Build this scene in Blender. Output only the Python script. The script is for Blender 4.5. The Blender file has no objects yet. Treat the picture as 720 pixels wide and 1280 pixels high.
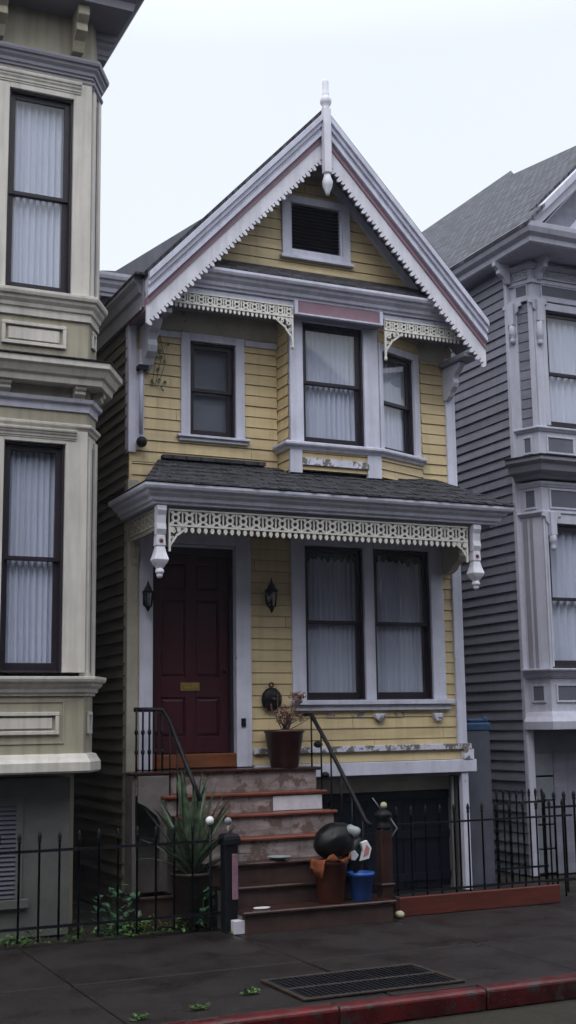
import bpy, bmesh, math, random
from mathutils import Vector, Matrix, noise
random.seed(7)
R = math.radians
S = bpy.context.scene
COL = S.collection

# ------------------------------------------------------------------ camera, sky, sun, exposure
cam_d = bpy.data.cameras.new('camera'); cam = bpy.data.objects.new('camera', cam_d); COL.objects.link(cam)
yaw, pitch, roll = 0.437199925, 0.166695116, -0.0146273552
fw = Vector((math.sin(yaw)*math.cos(pitch), math.cos(yaw)*math.cos(pitch), math.sin(pitch)))
rt = Vector((math.cos(yaw), -math.sin(yaw), 0)); up = rt.cross(fw)
rt2 = math.cos(roll)*rt + math.sin(roll)*up; up2 = -math.sin(roll)*rt + math.cos(roll)*up
m = Matrix((rt2, up2, -fw)).transposed().to_4x4(); m.translation = (0, 0, 1.955)
cam.matrix_world = m
cam_d.sensor_fit = 'VERTICAL'; cam_d.sensor_height = 36; cam_d.lens = 1551.5/1280*36
cam_d.clip_start = 0.05; cam_d.clip_end = 900
S.camera = cam

SUN_EL, SUN_AZ = 58, 215          # elevation; azimuth the light comes from (behind and left of the camera)
W = bpy.data.worlds.new('World'); S.world = W; W.use_nodes = True
nt = W.node_tree; nt.nodes.clear()
def N(t, typ, **kw):
    n = t.nodes.new(typ)
    for k, v in kw.items(): setattr(n, k, v)
    return n
sky = N(nt, 'ShaderNodeTexSky', sky_type='NISHITA', sun_disc=False)
sky.sun_elevation = R(SUN_EL); sky.sun_rotation = R(SUN_AZ); sky.air_density = 1.0; sky.dust_density = 6.0
hsv = N(nt, 'ShaderNodeHueSaturation'); hsv.inputs['Saturation'].default_value = 0.25
bgs = N(nt, 'ShaderNodeBackground'); bgs.inputs['Strength'].default_value = 0.05
tc = N(nt, 'ShaderNodeTexCoord'); cn = N(nt, 'ShaderNodeTexNoise'); cn.inputs['Scale'].default_value = 1.6; cn.inputs['Detail'].default_value = 3
cr = N(nt, 'ShaderNodeValToRGB')
cr.color_ramp.elements[0].position = .3; cr.color_ramp.elements[0].color = (.575, .630, .685, 1)
cr.color_ramp.elements[1].position = .7; cr.color_ramp.elements[1].color = (.665, .71, .75, 1)
bgc = N(nt, 'ShaderNodeBackground'); bgc.inputs['Strength'].default_value = 1.0
ad = N(nt, 'ShaderNodeAddShader'); wo = N(nt, 'ShaderNodeOutputWorld')
L = nt.links.new
L(sky.outputs[0], hsv.inputs['Color']); L(hsv.outputs[0], bgs.inputs['Color'])
L(tc.outputs['Generated'], cn.inputs['Vector']); L(cn.outputs['Fac'], cr.inputs[0]); L(cr.outputs[0], bgc.inputs['Color'])
sx_ = N(nt, 'ShaderNodeSeparateXYZ'); L(tc.outputs['Generated'], sx_.inputs[0])
mr_ = N(nt, 'ShaderNodeMapRange'); mr_.inputs['From Min'].default_value = .50; mr_.inputs['From Max'].default_value = 1.0; mr_.inputs['To Min'].default_value = 1.0; mr_.inputs['To Max'].default_value = 3.1   # an overcast sky is brightest overhead
L(sx_.outputs['Z'], mr_.inputs['Value']); L(mr_.outputs[0], bgc.inputs['Strength'])
L(bgs.outputs[0], ad.inputs[0]); L(bgc.outputs[0], ad.inputs[1]); L(ad.outputs[0], wo.inputs['Surface'])
sd = bpy.data.lights.new('sun', 'SUN'); sd.energy = 0.5; sd.angle = R(40); sd.color = (1, .98, .95)
so = bpy.data.objects.new('sun', sd); COL.objects.link(so)
sv = Vector((math.sin(R(SUN_AZ))*math.cos(R(SUN_EL)), math.cos(R(SUN_AZ))*math.cos(R(SUN_EL)), math.sin(R(SUN_EL))))
so.rotation_euler = (-sv).to_track_quat('-Z', 'Y').to_euler(); so.location = (0, 0, 30)
vs = S.view_settings; vs.view_transform = 'Standard'; vs.look = 'None'; vs.exposure = 0.22; vs.gamma = 1; vs.use_curve_mapping = False
S.render.engine = 'CYCLES'

# ------------------------------------------------------------------ materials
def newmat(name):
    mt = bpy.data.materials.new(name); mt.use_nodes = True
    t = mt.node_tree; b = t.nodes['Principled BSDF']; return mt, t, b
def paint(name, c, rough=.55, var=.10, scale=3.0, bump=.15, grain=(1, 1, 1), dirt=.0, dirtc=(.08, .07, .06), bscale=90, metal=0, spec=.4, streak=0.0, board=0.0):
    """surface with mottling, wear patches and fine relief"""
    mt, t, b = newmat(name); l = t.links.new
    g = N(t, 'ShaderNodeNewGeometry'); mp = N(t, 'ShaderNodeMapping'); mp.inputs['Scale'].default_value = grain
    l(g.outputs['Position'], mp.inputs['Vector'])
    n1 = N(t, 'ShaderNodeTexNoise'); n1.inputs['Scale'].default_value = scale; n1.inputs['Detail'].default_value = 8; n1.inputs['Roughness'].default_value = .65
    l(mp.outputs[0], n1.inputs['Vector'])
    r1 = N(t, 'ShaderNodeMapRange'); r1.inputs['From Min'].default_value = .3; r1.inputs['From Max'].default_value = .7
    r1.inputs['To Min'].default_value = 1-var*1.6; r1.inputs['To Max'].default_value = 1+var
    l(n1.outputs['Fac'], r1.inputs['Value'])
    mx = N(t, 'ShaderNodeVectorMath', operation='SCALE'); mx.inputs[0].default_value = c; l(r1.outputs[0], mx.inputs['Scale'])
    col = mx.outputs[0]
    if board:
        sz = N(t, 'ShaderNodeSeparateXYZ'); l(g.outputs['Position'], sz.inputs[0]); dv = N(t, 'ShaderNodeMath', operation='MULTIPLY'); dv.inputs[1].default_value = 1/board; l(sz.outputs['Z'], dv.inputs[0])
        fl_ = N(t, 'ShaderNodeMath', operation='FLOOR'); l(dv.outputs[0], fl_.inputs[0]); wn = N(t, 'ShaderNodeTexWhiteNoise', noise_dimensions='1D'); l(fl_.outputs[0], wn.inputs['W'])
        br_ = N(t, 'ShaderNodeMapRange'); br_.inputs['To Min'].default_value = .90; br_.inputs['To Max'].default_value = 1.07; l(wn.outputs['Value'], br_.inputs['Value'])
        m0 = N(t, 'ShaderNodeVectorMath', operation='SCALE'); l(col, m0.inputs[0]); l(br_.outputs[0], m0.inputs['Scale']); col = m0.outputs[0]
    if streak:
        ms = N(t, 'ShaderNodeMapping'); ms.inputs['Scale'].default_value = (9, 9, .7); l(g.outputs['Position'], ms.inputs['Vector'])
        ns = N(t, 'ShaderNodeTexNoise'); ns.inputs['Scale'].default_value = 1.5; ns.inputs['Detail'].default_value = 6; l(ms.outputs[0], ns.inputs['Vector'])
        rs = N(t, 'ShaderNodeMapRange'); rs.inputs['From Min'].default_value = .45; rs.inputs['From Max'].default_value = .75; rs.inputs['To Max'].default_value = streak
        l(ns.outputs['Fac'], rs.inputs['Value'])
        mm = N(t, 'ShaderNodeMix', data_type='RGBA'); l(rs.outputs[0], mm.inputs['Factor']); l(col, mm.inputs['A']); mm.inputs['B'].default_value = (*[x*.45 for x in c], 1); col = mm.outputs['Result']
    if dirt:
        n2 = N(t, 'ShaderNodeTexNoise'); n2.inputs['Scale'].default_value = 7; n2.inputs['Detail'].default_value = 10; n2.inputs['Roughness'].default_value = .7
        l(g.outputs['Position'], n2.inputs['Vector'])
        r2 = N(t, 'ShaderNodeMapRange'); r2.inputs['From Min'].default_value = 1-dirt; r2.inputs['From Max'].default_value = 1-dirt+.03
        l(n2.outputs['Fac'], r2.inputs['Value'])
        m2 = N(t, 'ShaderNodeMix', data_type='RGBA'); l(r2.outputs[0], m2.inputs['Factor']); l(col, m2.inputs['A']); m2.inputs['B'].default_value = (*dirtc, 1); col = m2.outputs['Result']
    l(col, b.inputs['Base Color'])
    b.inputs['Roughness'].default_value = rough; b.inputs['Metallic'].default_value = metal; b.inputs['Specular IOR Level'].default_value = spec
    n3 = N(t, 'ShaderNodeTexNoise'); n3.inputs['Scale'].default_value = bscale; n3.inputs['Detail'].default_value = 4; l(mp.outputs[0], n3.inputs['Vector'])
    bp = N(t, 'ShaderNodeBump'); bp.inputs['Strength'].default_value = bump; bp.inputs['Distance'].default_value = .01
    l(n3.outputs['Fac'], bp.inputs['Height']); l(bp.outputs[0], b.inputs['Normal'])
    return mt
LAV = (.61, .61, .74)
M = {}
M['trim'] = paint('lavender_trim_paint', LAV, .5, .10, 3, .2, dirt=.33, dirtc=(.22, .21, .24), streak=.35)
M['trimflake'] = paint('flaking_trim_paint', LAV, .6, .1, 4, .3, dirt=.50, dirtc=(.16, .14, .13))
M['yellow'] = paint('yellow_clapboard_paint', (.62, .49, .285), .55, .10, 2.2, .2, grain=(.6, 1, 3), dirt=.27, dirtc=(.2, .16, .11), streak=.3, board=.125)
M['yellowflake'] = paint('peeling_yellow_paint', (.62, .49, .285), .6, .1, 2.2, .3, dirt=.46, dirtc=(.2, .19, .22))
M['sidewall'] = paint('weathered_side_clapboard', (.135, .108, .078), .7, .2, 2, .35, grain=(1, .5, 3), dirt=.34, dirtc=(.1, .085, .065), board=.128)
M['cream'] = paint('beige_corner_paint', (.40, .37, .31), .6, .12, 4, .2, dirt=.36, dirtc=(.17, .14, .1))
M['fret'] = paint('cream_fretwork_paint', (.70, .68, .64), .55, .08, 10, .1, dirt=.30, dirtc=(.3, .26, .2))
M['white'] = paint('white_barge_paint', (.72, .71, .80), .5, .09, 3, .2, dirt=.32, dirtc=(.33, .31, .34), streak=.35)
M['pink'] = paint('dusty_pink_paint', (.30, .18, .23), .55, .1, 5, .15)
M['sash'] = paint('dark_plum_sash_paint', (.023, .017, .025), .4, .15, 6, .1)
M['door'] = paint('maroon_door_paint', (.050, .010, .016), .35, .18, 2, .12, grain=(3, 3, .6), spec=.4)
M['brass'] = paint('brass', (.42, .30, .10), .4, .2, 12, .1, metal=.7)
M['black'] = paint('black_iron', (.006, .006, .009), .5, .2, 20, .2, spec=.22)
M['blackplastic'] = paint('black_gloss_plastic', (.004, .004, .005), .38, .1, 20, .15, spec=.22)
M['taupe'] = paint('taupe_panel_paint', (.38, .345, .265), .55, .10, 2, .2, dirt=.30, dirtc=(.2, .19, .15), streak=.5)
M['taupelight'] = paint('pale_taupe_trim_paint', (.62, .585, .54), .5, .09, 2, .2, dirt=.30, dirtc=(.28, .26, .22), streak=.45)
M['taupelow'] = paint('grey_stucco', (.11, .108, .105), .8, .12, 5, .3)
M['slateblue'] = paint('slate_eave_paint', (.25, .24, .29), .55, .1, 3, .15)
M['gsiding'] = paint('slate_lavender_clapboard', (.20, .20, .255), .6, .15, 2, .3, grain=(1, .5, 3), streak=.3, board=.128)
M['gboard'] = paint('grey_blue_board_paint', (.17, .185, .215), .6, .12, 4, .2, streak=.3)
M['gpanel'] = paint('dark_slate_panel_paint', (.12, .125, .16), .6, .1, 4, .15)
M['gtrim'] = paint('pale_lilac_trim_paint', (.51, .51, .61), .5, .07, 4, .12, dirt=.27, dirtc=(.25, .24, .28), streak=.3)
M['navy'] = paint('navy_garage_paint', (.006, .007, .017), .5, .2, 3, .15, spec=.2)
M['tread'] = paint('red_brown_tread_paint', (.17, .045, .028), .35, .3, 5, .25, dirt=.38, dirtc=(.06, .035, .03))
M['treadlow'] = paint('shaded_wet_tread', (.042, .017, .014), .24, .3, 5, .3, dirt=.42, dirtc=(.03, .022, .02))  # wet brown; base colour also darkened for the dim light near the ground
M['riser'] = paint('peeling_riser_paint', (.28, .225, .225), .65, .35, 5, .5, grain=(.6, 1, 2.5), dirt=.47, dirtc=(.13, .09, .075), streak=.6)
M['riserwhite'] = paint('white_riser_paint', (.55, .53, .60), .6, .12, 6, .3, dirt=.36, dirtc=(.15, .1, .08))
M['riserlow'] = paint('shaded_brown_riser_paint', (.055, .029, .026), .5, .3, 6, .3, dirt=.4, dirtc=(.035, .025, .022))  # dark brown lower risers, with the weak light down there put into the colour
M['stringer'] = paint('grey_stringer_paint', (.15, .13, .13), .7, .2, 4, .3, dirt=.36, dirtc=(.07, .05, .045))
M['rust'] = paint('dark_rust', (.035, .022, .018), .6, .4, 8, .4)
M['wood'] = paint('orange_stained_wood', (.17, .055, .020), .45, .25, 3, .2, grain=(1, 6, 6))
M['redwood'] = paint('wet_redwood_plank', (.095, .016, .008), .5, .28, 4, .25, grain=(1, 8, 8))
M['redkerb'] = paint('worn_red_kerb_paint', (.115, .010, .012), .33, .5, 3, .6, dirt=.46, dirtc=(.06, .045, .045))
M['terracotta'] = paint('brown_planter_plastic', (.060, .021, .018), .4, .15, 8, .1)
M['terraorange'] = paint('rust_bucket_plastic', (.12, .028, .011), .4, .2, 8, .1)
M['orange'] = paint('orange_cloth', (.20, .048, .013), .8, .3, 12, .5)
M['blue'] = paint('blue_bucket_plastic', (.012, .070, .30), .35, .08, 8, .05)
M['bluetarp'] = paint('blue_cover', (.02, .06, .14), .5, .2, 8, .2)
M['rubber'] = paint('grey_cabinet_paint', (.075, .078, .105), .6, .12, 4, .2, streak=.3)
M['soil'] = paint('dark_soil', (.02, .015, .012), .9, .4, 20, 1.0)
M['whiteglaze'] = paint('white_glaze', (.75, .75, .76), .25, .04, 9, .03)
M['stone'] = paint('yellowish_stone', (.42, .38, .26), .7, .2, 25, .5)
M['greydish'] = paint('grey_dish', (.25, .27, .28), .35, .15, 9, .05)
M['pinkprint'] = paint('pink_print', (.48, .20, .20), .5, .1, 9, .05)
M['pinklabel'] = paint('faded_pink_plate', (.22, .12, .16), .5, .25, 12, .2)
M['interior'] = paint('dark_interior', (.02, .02, .022), .9, .1, 3, .0)
M['blind'] = paint('grey_blue_blind', (.20, .21, .25), .6, .08, 3, .05)
M['drygreen'] = paint('dried_stem', (.14, .085, .06), .8, .3, 30, .2)

M['felt'] = paint('worn_roofing_felt', (.15, .15, .185), .8, .15, 3, .4, streak=.3)
def shingle(name, c, rough=.75, su=5.0, sv=6.0, axis='xz'):
    mt, t, b = newmat(name); l = t.links.new
    uv = N(t, 'ShaderNodeUVMap'); uv.uv_map = 'uv'
    br = N(t, 'ShaderNodeTexBrick'); br.inputs['Scale'].default_value = 1; br.inputs['Mortar Size'].default_value = .014
    br.inputs['Brick Width'].default_value = .17; br.inputs['Row Height'].default_value = .11
    br.inputs['Color1'].default_value = (*[x*.6 for x in c], 1); br.inputs['Color2'].default_value = (*[x*1.45 for x in c], 1); br.inputs['Mortar'].default_value = (*[x*.3 for x in c], 1)
    nz = N(t, 'ShaderNodeTexNoise'); nz.inputs['Scale'].default_value = 9; nz.inputs['Detail'].default_value = 6
    l(uv.outputs[0], nz.inputs['Vector'])
    vm = N(t, 'ShaderNodeVectorMath', operation='MULTIPLY_ADD'); vm.inputs[1].default_value = (.05, .05, 0); l(nz.outputs['Color'], vm.inputs[0]); l(uv.outputs[0], vm.inputs[2])
    l(vm.outputs[0], br.inputs['Vector'])
    mr = N(t, 'ShaderNodeMapRange'); mr.inputs['From Min'].default_value = .3; mr.inputs['From Max'].default_value = .7; mr.inputs['To Min'].default_value = .6; mr.inputs['To Max'].default_value = 1.4
    l(nz.outputs['Fac'], mr.inputs['Value'])
    sc = N(t, 'ShaderNodeVectorMath', operation='SCALE'); l(br.outputs['Color'], sc.inputs[0]); l(mr.outputs[0], sc.inputs['Scale'])
    l(sc.outputs[0], b.inputs['Base Color']); b.inputs['Roughness'].default_value = rough; b.inputs['Specular IOR Level'].default_value = .3
    bp = N(t, 'ShaderNodeBump'); bp.inputs['Strength'].default_value = .5; bp.inputs['Distance'].default_value = .02
    bw = N(t, 'ShaderNodeRGBToBW'); l(br.outputs['Color'], bw.inputs[0]); l(bw.outputs[0], bp.inputs['Height']); l(bp.outputs[0], b.inputs['Normal'])
    return mt
M['shingle'] = shingle('charcoal_shingles', (.042, .041, .050))
M['gshingle'] = shingle('slate_shingles', (.075, .075, .095))

def glassmat():
    mt = bpy.data.materials.new('window_glass'); mt.use_nodes = True; t = mt.node_tree; t.nodes.clear(); l = t.links.new
    o = N(t, 'ShaderNodeOutputMaterial'); mx = N(t, 'ShaderNodeMixShader'); tr = N(t, 'ShaderNodeBsdfTransparent'); gl = N(t, 'ShaderNodeBsdfGlossy')
    tr.inputs[0].default_value = (.90, .92, .95, 1); gl.inputs['Roughness'].default_value = .03
    lw = N(t, 'ShaderNodeLayerWeight'); lw.inputs['Blend'].default_value = .5
    fr = N(t, 'ShaderNodeMath', operation='POWER'); fr.inputs[1].default_value = 4.0; l(lw.outputs['Facing'], fr.inputs[0])
    mr = N(t, 'ShaderNodeMath', operation='MULTIPLY_ADD'); mr.inputs[1].default_value = .9; mr.inputs[2].default_value = .10
    nz = N(t, 'ShaderNodeTexNoise'); nz.inputs['Scale'].default_value = 1.7; g = N(t, 'ShaderNodeNewGeometry'); l(g.outputs['Position'], nz.inputs['Vector'])
    bp = N(t, 'ShaderNodeBump'); bp.inputs['Strength'].default_value = .02; bp.inputs['Distance'].default_value = .05; l(nz.outputs['Fac'], bp.inputs['Height']); l(bp.outputs[0], gl.inputs['Normal'])
    l(fr.outputs[0], mr.inputs[0]); l(mr.outputs[0], mx.inputs[0]); l(tr.outputs[0], mx.inputs[1]); l(gl.outputs[0], mx.inputs[2]); l(mx.outputs[0], o.inputs['Surface'])
    return mt
M['glass'] = glassmat()
def clothmat():
    mt, t, b = newmat('sheer_curtain'); b.inputs['Base Color'].default_value = (.70, .72, .84, 1); b.inputs['Roughness'].default_value = .9
    l = t.links.new; tl = N(t, 'ShaderNodeBsdfTranslucent'); tl.inputs[0].default_value = (.5, .53, .6, 1); mx = N(t, 'ShaderNodeMixShader'); mx.inputs[0].default_value = .08
    o = t.nodes['Material Output']; l(b.outputs[0], mx.inputs[1]); l(tl.outputs[0], mx.inputs[2]); l(mx.outputs[0], o.inputs['Surface'])
    return mt
M['curtain'] = clothmat()
def leafmat(name, c1, c2, rough=.45):
    mt, t, b = newmat(name); l = t.links.new
    g = N(t, 'ShaderNodeNewGeometry'); nz = N(t, 'ShaderNodeTexNoise'); nz.inputs['Scale'].default_value = 14; l(g.outputs['Position'], nz.inputs['Vector'])
    cr = N(t, 'ShaderNodeValToRGB'); cr.color_ramp.elements[0].color = (*c1, 1); cr.color_ramp.elements[1].color = (*c2, 1); cr.color_ramp.elements[0].position = .35; cr.color_ramp.elements[1].position = .65
    l(nz.outputs['Fac'], cr.inputs[0]); l(cr.outputs[0], b.inputs['Base Color']); b.inputs['Roughness'].default_value = rough
    return mt
M['litter'] = leafmat('litter', (.10, .07, .05), (.38, .34, .28), .8)
M['agave'] = leafmat('agave_leaf', (.030, .055, .030), (.105, .145, .085))
M['weed'] = leafmat('weed_leaf', (.035, .09, .018), (.09, .19, .035))
M['cabbage'] = leafmat('blue_green_leaf', (.02, .06, .03), (.055, .135, .07))
M['dryleaf'] = leafmat('dried_flower', (.16, .055, .055), (.34, .20, .16), .8)

def wetmat(name, c1, c2, rmin, rmax, scale=1.2, speck=True, bump=.25):
    mt, t, b = newmat(name); l = t.links.new
    g = N(t, 'ShaderNodeNewGeometry')
    a = N(t, 'ShaderNodeTexNoise'); a.inputs['Scale'].default_value = scale; a.inputs['Detail'].default_value = 9; a.inputs['Roughness'].default_value = .6; l(g.outputs['Position'], a.inputs['Vector'])
    v = N(t, 'ShaderNodeTexNoise'); v.inputs['Scale'].default_value = 55; v.inputs['Detail'].default_value = 6; v.inputs['Roughness'].default_value = .75; l(g.outputs['Position'], v.inputs['Vector'])
    cr = N(t, 'ShaderNodeValToRGB'); cr.color_ramp.elements[0].color = (*c1, 1); cr.color_ramp.elements[1].color = (*c2, 1); cr.color_ramp.elements[0].position = .35; cr.color_ramp.elements[1].position = .65
    l(a.outputs['Fac'], cr.inputs[0])
    sp = N(t, 'ShaderNodeMapRange'); sp.inputs['From Min'].default_value = .57; sp.inputs['From Max'].default_value = .66; sp.inputs['To Max'].default_value = 1.0 if speck else 0; l(v.outputs['Fac'], sp.inputs['Value'])
    mx = N(t, 'ShaderNodeMix', data_type='RGBA'); l(sp.outputs[0], mx.inputs['Factor']); l(cr.outputs[0], mx.inputs['A']); mx.inputs['B'].default_value = (*[min(1, x*3.2) for x in c2], 1)
    l(mx.outputs['Result'], b.inputs['Base Color'])
    rr = N(t, 'ShaderNodeMapRange'); rr.inputs['From Min'].default_value = .35; rr.inputs['From Max'].default_value = .65; rr.inputs['To Min'].default_value = rmin; rr.inputs['To Max'].default_value = rmax; l(a.outputs['Fac'], rr.inputs['Value'])
    pn = N(t, 'ShaderNodeTexNoise'); pn.inputs['Scale'].default_value = 2.3; pn.inputs['Detail'].default_value = 5; l(g.outputs['Position'], pn.inputs['Vector'])
    pr = N(t, 'ShaderNodeMapRange'); pr.inputs['From Min'].default_value = .50; pr.inputs['From Max'].default_value = .62; pr.inputs['To Min'].default_value = 1; pr.inputs['To Max'].default_value = .6; l(pn.outputs['Fac'], pr.inputs['Value'])
    pm = N(t, 'ShaderNodeMath', operation='MULTIPLY'); l(rr.outputs[0], pm.inputs[0]); l(pr.outputs[0], pm.inputs[1])
    l(pm.outputs[0], b.inputs['Roughness'])
    bp = N(t, 'ShaderNodeBump'); bp.inputs['Strength'].default_value = bump; bp.inputs['Distance'].default_value = .01
    l(v.outputs['Fac'], bp.inputs['Height']); l(bp.outputs[0], b.inputs['Normal']); b.inputs['Specular IOR Level'].default_value = .3
    return mt
M['pave'] = wetmat('wet_concrete', (.013, .0095, .0095), (.021, .016, .0155), .42, .6, bump=1.0)
M['asphalt'] = wetmat('wet_asphalt', (.006, .006, .007), (.014, .014, .016), .6, .85, bump=1.0)
M['earth'] = wetmat('damp_earth', (.012, .010, .008), (.03, .026, .018), .7, .95)

# ------------------------------------------------------------------ geometry helpers
class MB:
    """collects shapes; frame = (origin xy, direction angle): u along the wall, w outward, z up"""
    def __init__(s, o=(0, 0), ang=0.0):
        s.v = []; s.f = []; s.uv = {}; s.sm = set(); s.frame(o, ang)
    def frame(s, o, ang):
        s.o = o; s.d = (math.cos(ang), math.sin(ang)); s.n = (s.d[1], -s.d[0]); return s
    def T(s, p):
        u, w, z = p; return (s.o[0]+u*s.d[0]+w*s.n[0], s.o[1]+u*s.d[1]+w*s.n[1], z)
    def add(s, pts, faces, smooth=False):
        b = len(s.v); s.v += [s.T(p) for p in pts]
        for f in faces:
            if smooth: s.sm.add(len(s.f))
            s.f.append([b+i for i in f])
        return s
    def box(s, u0, u1, w0, w1, z0, z1):
        P = [(u0, w0, z0), (u1, w0, z0), (u1, w1, z0), (u0, w1, z0), (u0, w0, z1), (u1, w0, z1), (u1, w1, z1), (u0, w1, z1)]
        return s.add(P, [(0, 3, 2, 1), (4, 5, 6, 7), (0, 1, 5, 4), (1, 2, 6, 5), (2, 3, 7, 6), (3, 0, 4, 7)])
    def slab(s, poly, w0, w1):                    # polygon in (u,z) given thickness along w
        n = len(poly); P = [(a, w0, b) for a, b in poly]+[(a, w1, b) for a, b in poly]
        return s.add(P, [tuple(range(n)), tuple(range(2*n-1, n-1, -1))]+[(i, (i+1) % n, (i+1) % n+n, i+n) for i in range(n)])
    def side(s, poly, u0, u1):                    # polygon in (w,z) extruded along u
        n = len(poly); P = [(u0, a, b) for a, b in poly]+[(u1, a, b) for a, b in poly]
        return s.add(P, [tuple(range(n)), tuple(range(2*n-1, n-1, -1))]+[(i, (i+1) % n, (i+1) % n+n, i+n) for i in range(n)])
    def plan(s, poly, z0, z1):                    # polygon in (u,w) extruded in z
        n = len(poly); P = [(a, b, z0) for a, b in poly]+[(a, b, z1) for a, b in poly]
        return s.add(P, [tuple(range(n)), tuple(range(2*n-1, n-1, -1))]+[(i, (i+1) % n, (i+1) % n+n, i+n) for i in range(n)])
    def ring(s, cu, cz, ro, ri, w0, w1, n=14, a0=0, a1=360):
        full = abs(a1-a0) >= 360; k = n if full else n+1
        P = []
        for i in range(k):
            a = R(a0+(a1-a0)*i/n); c, q = math.cos(a), math.sin(a)
            P += [(cu+ro*c, w1, cz+ro*q), (cu+ri*c, w1, cz+ri*q), (cu+ri*c, w0, cz+ri*q), (cu+ro*c, w0, cz+ro*q)]
        F = []
        for i in range(n):
            j = (i+1) % k
            for e in range(4): F.append((4*i+e, 4*i+(e+1) % 4, 4*j+(e+1) % 4, 4*j+e))
        return s.add(P, F)
    def lathe(s, prof, c, n=16, sq=False):         # prof [(r,z)] about vertical axis at (u,w) ; z absolute
        P = []; F = []
        if sq: n = 4
        for r, z in prof:
            for i in range(n):
                a = 2*math.pi*(i+(.5 if sq else 0))/n; rr = r*(1.414 if sq else 1); P.append((c[0]+rr*math.cos(a), c[1]+rr*math.sin(a), z))
        for k in range(len(prof)-1):
            for i in range(n): j = (i+1) % n; F.append((k*n+i, k*n+j, (k+1)*n+j, (k+1)*n+i))
        F.append(tuple(range(n))); F.append(tuple(range((len(prof)-1)*n, len(prof)*n)))
        return s.add(P, F, smooth=not sq)
    def tube(s, pts, r, n=8):
        pts = [Vector(p) for p in pts]; rs = r if isinstance(r, (list, tuple)) else [r]*len(pts)
        P = []; F = []; prev = None
        for i, p in enumerate(pts):
            t = (pts[min(i+1, len(pts)-1)]-pts[max(i-1, 0)]).normalized()
            if prev is None: a = t.orthogonal().normalized()
            else:
                a = (prev-t*prev.dot(t)).normalized()
            prev = a; b = t.cross(a)
            for k in range(n):
                q = 2*math.pi*k/n; P.append(tuple(p+(a*math.cos(q)+b*math.sin(q))*rs[i]))
        for i in range(len(pts)-1):
            for k in range(n): j = (k+1) % n; F.append((i*n+k, i*n+j, (i+1)*n+j, (i+1)*n+k))
        F.append(tuple(range(n))); F.append(tuple(range((len(pts)-1)*n, len(pts)*n)))
        return s.add(P, F, smooth=n > 4)
    def ball(s, c, r, n=12, m=8, sz=1.0):
        P = []; F = []
        for j in range(m+1):
            b = -math.pi/2+math.pi*j/m
            for i in range(n):
                a = 2*math.pi*i/n; P.append((c[0]+r*math.cos(b)*math.cos(a), c[1]+r*math.cos(b)*math.sin(a), c[2]+r*sz*math.sin(b)))
        for j in range(m):
            for i in range(n): k = (i+1) % n; F.append((j*n+i, j*n+k, (j+1)*n+k, (j+1)*n+i))
        return s.add(P, F, smooth=True)
    def sweep(s, path, prof):
        """moulding: profile [(outward offset, z)] swept along a plan path [(u,w)], mitred; outward is to the right of travel"""
        n = len(path); P = []; F = []; k = len(prof)
        # note: in (u,w) space w points outward, so mirror the sense
        for i, (x, y) in enumerate(path):
            def nrm(a, b):
                dx, dy = b[0]-a[0], b[1]-a[1]; l = math.hypot(dx, dy); return (-dy/l, dx/l)
            ns = []
            if i > 0: ns.append(nrm(path[i-1], path[i]))
            if i < n-1: ns.append(nrm(path[i], path[i+1]))
            if len(ns) == 2:
                mx, my = ns[0][0]+ns[1][0], ns[0][1]+ns[1][1]; d = mx*ns[0][0]+my*ns[0][1]; mx /= d; my /= d
            else: mx, my = ns[0]
            for o, z in prof: P.append((x+mx*o, y+my*o, z))
        for i in range(n-1):
            for a in range(k): b = (a+1) % k; F.append((i*k+a, i*k+b, (i+1)*k+b, (i+1)*k+a))
        F.append(tuple(range(k))); F.append(tuple(range((n-1)*k, n*k)))
        return s.add(P, F)
    def build(s, name, mat, parent=None, bevel=0, uvf=None):
        me = bpy.data.meshes.new(name)
        rp = Vector((0, 0, 0))
        if parent is not None:
            r = parent
            while r.parent: r = r.parent
            rp = r.location
        me.from_pydata([(x-rp.x, y-rp.y, z-rp.z) for x, y, z in s.v], [], s.f)
        for i in s.sm: me.polygons[i].use_smooth = True
        bm = bmesh.new(); bm.from_mesh(me); bmesh.ops.recalc_face_normals(bm, faces=bm.faces[:]); bm.to_mesh(me); bm.free()
        if uvf:
            ul = me.uv_layers.new(name='uv')
            for lp in me.loops:
                c = me.vertices[lp.vertex_index].co; ul.data[lp.index].uv = uvf(Vector((c.x+rp.x, c.y+rp.y, c.z+rp.z)))
        me.materials.append(mat if not isinstance(mat, str) else M[mat])
        o = bpy.data.objects.new(name, me); COL.objects.link(o)
        if parent is not None: o.parent = parent
        if bevel:
            b = o.modifiers.new('bevel', 'BEVEL'); b.width = bevel; b.segments = 1; b.limit_method = 'ANGLE'; b.angle_limit = R(40)
        return o
def tag(o, label=None, cat=None, group=None, kind=None):
    if label: o['label'] = label
    if cat: o['category'] = cat
    if group: o['group'] = group
    if kind: o['kind'] = kind
    return o
def thing(name, loc, label, cat, group=None):
    o = bpy.data.objects.new(name, None); COL.objects.link(o); o.location = loc; o.empty_display_size = .2
    bpy.context.view_layer.update()
    return tag(o, label, cat, group)

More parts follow.
